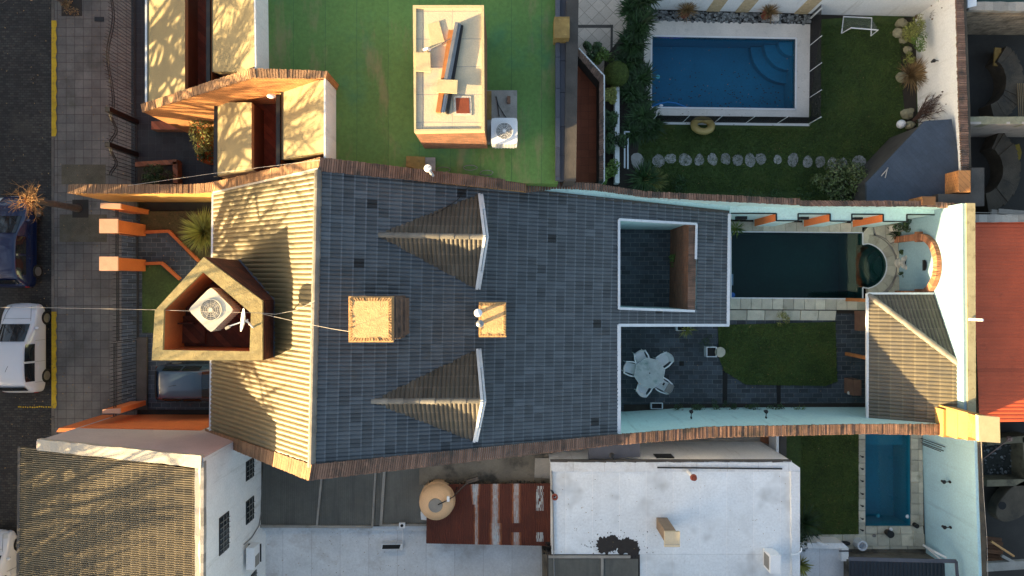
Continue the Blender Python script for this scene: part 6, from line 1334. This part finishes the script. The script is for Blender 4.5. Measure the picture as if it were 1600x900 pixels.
# ---------------------------------------------------------------- CARS
def lerp(a, b, f): return a+(b-a)*f
def car(name, label, loc, rz, L=3.8, W=1.66, Ht=1.46, paint='carw', group='cars parked along the kerb'):
    """front towards +y"""
    t = thing(name, label, 'car', loc, group); t.rotation_euler.z = rz
    h = W/2; f_ = L/2; gz = Ht
    # y, sill half width, belt half width, belt z, top half width, top z
    S = [(-1.0, .70, .78, .62, .60, .70), (-.985, .86, .88, .74, .70, .86), (-.93, .94, .93, .84, .72, 1.05), (-.82, .98, .95, .87, .70, 1.32), (-.62, 1, .96, .88, .69, 1.43), (-.3, 1, .96, .88, .70, 1.46), (-.02, 1, .96, .88, .70, 1.44), (.11, 1, .96, .88, .69, 1.37), (.57, 1, .94, .86, .74, .99), (.70, .99, .92, .82, .70, .91), (.84, .95, .88, .75, .62, .80), (.94, .86, .78, .66, .52, .68), (1.0, .66, .62, .52, .40, .54)]
    rows = []
    for (y, a, b, bz, c_, tz) in S:
        k_ = Ht/1.46; lo = .22 if abs(y) < .9 else .3
        half = [(a*h*.94, lo), (a*h, .36), (a*h*1.0, .55 if bz > .6 else bz*.9), (b*h, bz), (lerp(b, c_, .5)*h*1.01, lerp(bz, tz, .52)), (c_*h*1.03, tz-.05 if tz-bz > .1 else lerp(bz, tz, .8)), (c_*h*.9, tz-.012), (c_*h*.45, tz+.018), (0, tz+.025)]
        rows.append([(x, z*k_, y*f_) for x, z in half])
    def pt(i, j, s=1, off=0):
        x, z, y = rows[i][j]; return Vector((s*x, y, z))
    def surf(u, v, s):       # bilinear
        i = min(int(u), len(rows)-2); j = min(int(v), 7); a = u-i; b = v-j
        return pt(i, j, s).lerp(pt(i+1, j, s), a).lerp(pt(i, j+1, s).lerp(pt(i+1, j+1, s), a), b)
    k = MB(); V = []; n = 9; K = 2*n-1
    for i in range(len(rows)): V += [pt(i, j, 1) for j in range(n)]+[pt(i, n-2-j, -1) for j in range(n-1)]
    Fs = [(i*K+j, i*K+j+1, (i+1)*K+j+1, (i+1)*K+j) for i in range(len(rows)-1) for j in range(K-1)]+[tuple(range(K)), tuple((len(rows)-1)*K+j for j in range(K))]
    Fs += [(i*K, i*K+K-1, (i+1)*K+K-1, (i+1)*K) for i in range(len(rows)-1)]
    k.add(V, Fs); WL[t.name] = Vector((0, 0, 0))
    b = part('body', k, M[paint], t, smooth=True); sm = b.modifiers.new('subsurf', 'SUBSURF'); sm.levels = 1; sm.render_levels = 2
    def patch(nm, u0, u1, v0, v1, sides, m='glass', inset=(0, 0), lift=.014, mirror=False):
        q = MB(); nu, nv = 6, 5
        for s in sides:
            G = [[surf(lerp(u0, u1, i/nu), lerp(v0, v1, j/nv), s) for j in range(nv+1)] for i in range(nu+1)]
            N_ = (G[nu][0]-G[0][0]).cross(G[0][nv]-G[0][0]).normalized(); c0 = G[3][2]; N_ = N_ if N_.dot(c0-Vector((0, c0.y, .5))) > 0 else -N_
            q.add([p+N_*lift for r in G for p in r], [(i*(nv+1)+j, i*(nv+1)+j+1, (i+1)*(nv+1)+j+1, (i+1)*(nv+1)+j) for i in range(nu) for j in range(nv)])
        return part(nm, q, M[m], t, smooth=True)
    # windscreen: stations 7..8 full width both sides
    patch('windscreen', 7.12, 7.93, 5.35, 8, (1, -1), lift=.03); patch('rear_window', 2.15, 2.95, 5.4, 8, (1, -1), lift=.03)
    for s in (1, -1): patch('side_window', 3.5, 4.95, 3.3, 4.85, (s,), lift=.012); patch('side_window', 5.1, 6.95, 3.3, 4.85, (s,), lift=.012)
    for s in (1, -1):
        patch('headlight', 10.2, 11.3, 3.3, 5.2, (s,), m='lamp', lift=.012); patch('tail_light', .25, 1.3, 2.6, 4.4, (s,), m='lampr', lift=.012)
        p = surf(7.75, 3.2, s)+Vector((s*.09, 0, .05)); part('mirror', MB().ball(p, (.1, .07, .07)), M[paint], t, smooth=True)
        for y in (.66, -.64):
            w_ = MB(); w_.tube([(s*(h-.2), y*f_, .3), (s*(h+.005), y*f_, .3)], .3, 22); wh = part('wheel', w_, M['tyre'], t, smooth=True); WL[wh.name] = Vector((0, 0, 0))
            part('rim', MB().tube([(s*(h-.02), y*f_, .3), (s*(h+.015), y*f_, .3)], .2, 14), M['rim'], wh)
    k = MB()
    for s in (1, -1):
        for u_ in (3.35, 5.03, 7.15): k.tube([surf(u_, v_, s)+Vector((s*.004, 0, .002)) for v_ in (1.2, 2, 3, 3.25)], .006, 4)
        k.tube([surf(8.7, v_, s)+Vector((0, 0, .004)) for v_ in (5.3, 6, 7, 8)], .006, 4); k.tube([surf(u_, 5.5, s)+Vector((0, 0, .004)) for u_ in (8.3, 9, 10, 11)], .006, 4)
    part('panel_gap', k, M['black'], t)['kind'] = 'stuff'
    part('wiper', MB().bar(surf(7.9, 7.5, 1)+Vector((0, 0, .04)), surf(7.55, 6, 1)+Vector((0, 0, .05)), .02, .015), M['black'], t); part('wiper', MB().bar(surf(7.9, 6.2, -1)+Vector((0, 0, .04)), surf(7.55, 7.6, -1)+Vector((0, 0, .05)), .02, .015), M['black'], t)
    part('number_plate', MB().box((0, f_*.99, .45), (.4, .03, .12)), M['white'], t)
    part('door_handle', MB().box((h*.985, .1*f_, .78), (.03, .16, .03)).box((h*.985, -.42*f_, .78), (.03, .16, .03)), M[paint], t)
    for q in (-.35,): part('aerial', MB().tube([(0, -.36*f_, Ht+.02), (.02, -.48*f_, Ht+.2)], .008), M['black'], t)
    k = MB(); k.box((0, -f_*.985, .42), (W*.8, .06, .12)); k.box((0, f_*.975, .42), (W*.6, .06, .1)); part('bumper_strip', k, M['black'], t)
    return t
XC = P(36, 0, 1.0).x
car('parked_car', 'white hatchback parked by the yellow kerb, its flank tinted by orange light', (P(36, 0, .6).x, (P(0, 475, .8).y+P(0, 613, .8).y)/2, .015), 0, 3.85, 1.66)
car('parked_car', 'dark blue hatchback parked under the pollarded tree', (P(22, 0, .6).x, (P(0, 308, .8).y+P(0, 447, .8).y)/2, .015), R(0), 3.95, 1.66, 1.42, 'carb')
car('parked_car', 'white car half hidden beneath the old tiled eave at the lower left', (P(-8, 0, .6).x, P(0, 832, .8).y-1.95, .015), R(0), 3.9, 1.66, 1.46, 'carw')
car('driveway_car', 'very dark blue car under the front eave in the driveway', (P(243, 0, .8).x+1.95, P(0, 598, .8).y, .15), R(-90), 3.8, 1.6, 1.42, 'card', None)
solo('garage_door_rail', MB().bar(P(222, 527, .2), P(222, 640, .2), .45, .12), M['darkconc'], 'dark sill behind the driveway gate', 'rail')
# ---------------------------------------------------------------- POLLARDED TREE AND STREET TREES
t = thing('pollarded_tree', 'leaning pollarded street tree with orange brown stubs above the blue car', 'tree', P(123, 324, .13))
a, b = P(123, 326, .13), P(45, 312, 3.5)
part('trunk', MB().tube([a, a.lerp(b, .35)+Vector((.05, 0, .2)), a.lerp(b, .75)+Vector((0, 0, .1)), b], [.16, .13, .12, .17], 10), M['bark'], t, True)
k = MB()
for _ in range(46):
    d = Vector((rnd.gauss(0, 1), rnd.gauss(0, 1), rnd.uniform(-.2, 1.2))).normalized(); L = rnd.uniform(.25, .5); q = b+d*.1; m_ = q+d*L*.5+Vector((0, 0, -.04)); e = q+d*L+Vector((rnd.uniform(-.12, .12), rnd.uniform(-.12, .12), -.12)); k.tube([q, m_, e], [.016, .012, .004], 4, rnd.random())
part('stubs', k, M['palm'], t)
k = MB(); 
for _ in range(34): branches(k, b+Vector((rnd.uniform(-.15, .15), rnd.uniform(-.15, .15), .0)), Vector((rnd.gauss(0, 1), rnd.gauss(0, 1), rnd.uniform(-.1, 1.))).normalized(), rnd.uniform(.3, .5), .013, 2, rnd.random(), .6, .05, 2)
part('twigs', k, M['palm'], t)
solo('tree_pit', MB().prism(PL([(113, 312), (138, 312), (138, 340), (113, 340)], .142), 0), M['soil'], 'square earth pit at the foot of the pollarded tree', 'tree pit')
solo('tree_pit', MB().prism(PL([(96, -4), (128, -4), (128, 25), (96, 25)], .142), 0), M['soil'], 'square earth pit with weeds at the top of the sidewalk', 'tree pit')
solo('inspection_cover', MB().box(P(155, 30, .14), (.4, .2, .02)), M['black'], 'small dark cover set in the pavement at the top', 'cover')
solo('weeds', leaves(MB(), P(112, 10, .3), (.45, .4, .2), 500, .07, 8), M['dry'], 'dry weeds in the upper tree pit', 'weeds')
def bare_tree(x, y, h_, seed, label, r=.31, lean=(0, 0), depth=4):
    global rnd; sv = rnd; rnd = random.Random(seed)
    t = thing('bare_tree', label, 'tree', (x, y, 0), 'leafless street trees'); hf = h_*.36
    top = Vector((x+lean[0], y+lean[1], hf)); part('trunk', MB().tube([(x, y, 0), (x+lean[0]*.4, y+lean[1]*.4, hf*.5), top], [r, r*.8, r*.7], 9), M['bark'], t, True)
    k = MB()
    for i in range(5):
        a_ = i*1.257+rnd.uniform(-.3, .3); branches(k, top-Vector((0, 0, rnd.uniform(0, .5))), Vector((math.cos(a_)*.7, math.sin(a_)*.7, 1)).normalized(), h_*.3, r*.70, depth, .5, .42, .12)
    part('crown', k, M['twig'], t); rnd = sv; return t
bare_tree(-29.0, -17.5, 10, 1, 'leafless tree across the street at the far lower left'); bare_tree(-29.3, -12.6, 10.5, 2, 'leafless tree across the street shading the old tiled roof')
bare_tree(-28.8, -7.0, 12, 3, 'leafless tree across the street opposite the white car'); bare_tree(-29.2, -1.5, 13.5, 4, 'leafless tree across the street opposite the blue car')
bare_tree(-29, 3.5, 13.5, 5, 'leafless tree across the street near the top'); bare_tree(-29, 9, 12, 6, 'leafless tree across the street beyond the top edge')
bare_tree(P(110, 8, 0).x, P(110, 8, 0).y, 8.5, 8, 'leafless sidewalk tree leaning out of the frame at the top left', .13, (-1.3, .6), 4)
bare_tree(P(-60, 60, 0).x+1.5, -13.8, 9, 12, 'leafless tree on the near kerb out of frame at the lower left', .14, (-1., 0), 4)
# ---------------------------------------------------------------- HOUSES ACROSS THE STREET
struct('sidewalk', MB().prism([Vector(p) for p in ((-31, -120, .13), (-28.6, -120, .13), (-28.6, 120, .13), (-31, 120, .13))], 0), M['walk'], 'far sidewalk across the street', 'sidewalk')
y = -44; names = ('first', 'second', 'third', 'fourth', 'fifth', 'sixth', 'seventh', 'eighth', 'ninth', 'tenth', 'eleventh', 'twelfth', 'thirteenth')
i = 0
while y < 44:
    l = 8.6; hgt = 4.8+rnd.uniform(-.1, .2); x0 = -31.2; t = thing('street_house', f'{names[i]} plastered house from the south across the street', 'house', (x0-5, y+l/2, 0), 'houses across the street')
    part('wall', MB().prism([Vector(p) for p in ((x0, y+.02, hgt), (x0-10, y+.02, hgt), (x0-10, y+l-.02, hgt), (x0, y+l-.02, hgt))], 0), M[('pinkwall', 'cream', 'whitewall', 'ochre')[i % 4]], t)
    part('parapet', MB().box((x0+.0, y+l/2, hgt+.1), (.3, l-.06, .3)), M['conc'], t)
    for yy in (1.4, 4.3, 7.2):
        for z in (1.5, 3.6): wd = part('window', MB().box((x0+.02, y+yy, z), (.08, 1.1, 1.3)), M['trim'], t); part('pane', MB().box((x0+.05, y+yy, z), (.05, .95, 1.15)), M['window'], wd)
    y += l; i += 1
# ---------------------------------------------------------------- HOUSES SOUTH OF THE FRAME
for q, (x0, x1, hgt, m_, lb) in enumerate(((-10.2, -5.5, 7.5, 'whitewall', 'unseen two storey white house shading the patched roofs from the south'), (-5.4, 7, 6.9, 'cream', 'unseen two storey cream house shading the big white roof from the south'), (7.1, 16.5, 6.6, 'pinkwall', 'unseen two storey pale house shading the narrow pool from the south'))):  # out-of-view obstacles added to shade the white roofs and narrow pool
    t = thing('unseen_south_house', lb, 'house', ((x0+x1)/2, -18, 0)); part('wall', MB().prism([Vector(p) for p in ((x0, -13.3, hgt), (x1, -13.3, hgt), (x1, -24, hgt), (x0, -24, hgt))], 0), M[m_], t)
    part('parapet', MB().box(((x0+x1)/2, -13.45, hgt+.1), (x1-x0-.1, .25, .25)), M['conc'], t)
    for i in range(3): part('window', MB().box((x0+1.5+i*2.8, -13.29, 4.8), (1.1, .06, 1.2)), M['window'], t)
for q, (x0, x1, y0, y1) in enumerate(((-19, -10.4, -14.2, -23), (-19, -10.4, -23.2, -32))):
    t = thing('south_street_house', ('gabled', 'second')[q]+' white house further down the street south of the frame', 'house', (-14.5, (y0+y1)/2, 0)); part('wall', MB().prism([Vector(p) for p in ((x0, y0, 5.2), (x1, y0, 7), (x1, y1, 7), (x0, y1, 5.2))], 0), M['whitewall'], t)
    part('roof', tiled(MB(), [[Vector(p) for p in ((x0-.2, y0, 5.22), (x1, y0, 7.06), (x1, y1, 7.06), (x0-.2, y1, 5.22))]], seed=40+q), M['slateo'], t)
# ---------------------------------------------------------------- WIRES
def wire(pts, label, r=.007): return solo('overhead_wire', MB().tube(pts, r, 5), M['wire'], label, 'wire')
wire([P(-40, 480, 5.6), P(60, 480.5, 6.1), P(240, 484, 7.3), P(330, 487, 8.0), P(408, 489, 8.1)], 'pale overhead wire running from the street to the open front tower', .006)
wire([P(408, 489, 8.1), P(430, 491, 8.2), P(462, 485, 8.35), P(492, 470, 8.7)], 'thin wire rising from the tower towards the ridge')
wire([P(408, 490, 8.1), P(460, 502, 8.6), P(520, 514, 9.3), P(546, 518, 9.9)], 'thin wire sagging from the tower to the wide chimney')
wire([P(200, 290, 4.4), P(340, 270, 5.6), P(500, 250, 8.45)], 'fine wire crossing the upper coping above the cream slope')
solo('roof_cable', MB().tube(RP((738, 285), (715, 312), (692, 328), (640, 355), (596, 374), dz=.12), .014, 5), M['black'], 'thin black cable lying on the slates beside the upper dormer', 'cable') 
wire([P(1533, 690, 3.8), P(1536, 760, 3.7), P(1542, 840, 3.6), P(1546, 1000, 3.6)], 'thin wire running along the lower pale blue wall top')
# litter
k = MB()
def lit(n, x0, x1, y0, y1, z, s=.03):
    for _ in range(n):
        p = P(rnd.uniform(x0, x1), rnd.uniform(y0, y1), z+rnd.uniform(.004, .012)); a = rnd.uniform(0, 3.1); u_ = Vector((math.cos(a), math.sin(a), .1))*s*rnd.uniform(.5, 1.6); v_ = Vector((-math.sin(a), math.cos(a), .15))*s*rnd.uniform(.3, .9); k.add([p-u_, p+v_, p+u_, p-v_], [(0, 1, 2), (0, 2, 3)], rnd.random())
lit(260, -20, 88, 0, 900, .014); lit(160, 92, 212, 0, 640, .132); lit(70, 84, 96, 0, 900, .01, .04); lit(160, 1000, 1420, 40, 300, .08, .025); lit(70, 1130, 1300, 505, 600, .08, .025); lit(60, 1235, 1340, 682, 832, .08, .025); lit(80, 865, 1240, 740, 866, 3.305, .02); lit(90, 412, 660, 826, 900, 1.405, .02); lit(90, 975, 1340, 515, 640, .03, .022); lit(60, 220, 330, 330, 420, .17)
solo('leaf_litter', k, M['dry'], 'dry leaves and crumbs scattered over street, pavement, lawns and roofs', 'leaves', kind='stuff')
# grass tufts
def tufts(polys, n, label):
    k = MB()
    for poly, cnt in polys:
        q = PL(poly, .06); x0, x1 = min(p.x for p in q), max(p.x for p in q); y0, y1 = min(p.y for p in q), max(p.y for p in q); c = 0
        while c < cnt:
            x, y = rnd.uniform(x0, x1), rnd.uniform(y0, y1); ins = False
            for a in range(len(q)):
                b = a-1
                if (q[a].y > y) != (q[b].y > y) and x < (q[b].x-q[a].x)*(y-q[a].y)/(q[b].y-q[a].y)+q[a].x: ins = not ins
            if not ins: continue
            c += 1; t_ = rnd.random(); z = .06
            for _ in range(3):
                an = rnd.uniform(0, 6.28); s = rnd.uniform(.03, .075); dx, dy = math.cos(an), math.sin(an); w_ = .009
                k.add([(x-dy*w_, y+dx*w_, z), (x+dy*w_, y-dx*w_, z), (x+dx*s*.8, y+dy*s*.8, z+s)], [(0, 1, 2)], min(1, max(0, t_+rnd.uniform(-.3, .3))))
    return solo('grass', k, M['blade'], label, 'grass', kind='stuff')
tufts([([(1003, 202), (1262, 202), (1284, 40), (1425, 35), (1405, 200), (1350, 260), (1345, 300), (1000, 300)], 22000)], 0, 'short grass blades of the pool garden lawn')
tufts([([(1122, 508), (1305, 503), (1308, 596), (1290, 603), (1165, 601), (1132, 580), (1124, 560)], 9000)], 0, 'short grass blades of the patio lawn')
tufts([([(1252, 682), (1341, 680), (1341, 834), (1252, 835)], 6000), ], 0, 'short grass blades of the lawn by the narrow pool')
tufts([([(222, 414), (250, 414), (280, 440), (280, 520), (222, 520)], 1200), ([(222, 332), (330, 332), (330, 410), (266, 360), (222, 360)], 1800)], 0, 'short grass of the two small front lawns')
strap_clump(321, 363, .2, 420, 1.05, 'spiky yellow green yucca in front of the sunlit slope', 'leafy', 'yucca', .05, lo=.1, hi=.9, droop=.35)
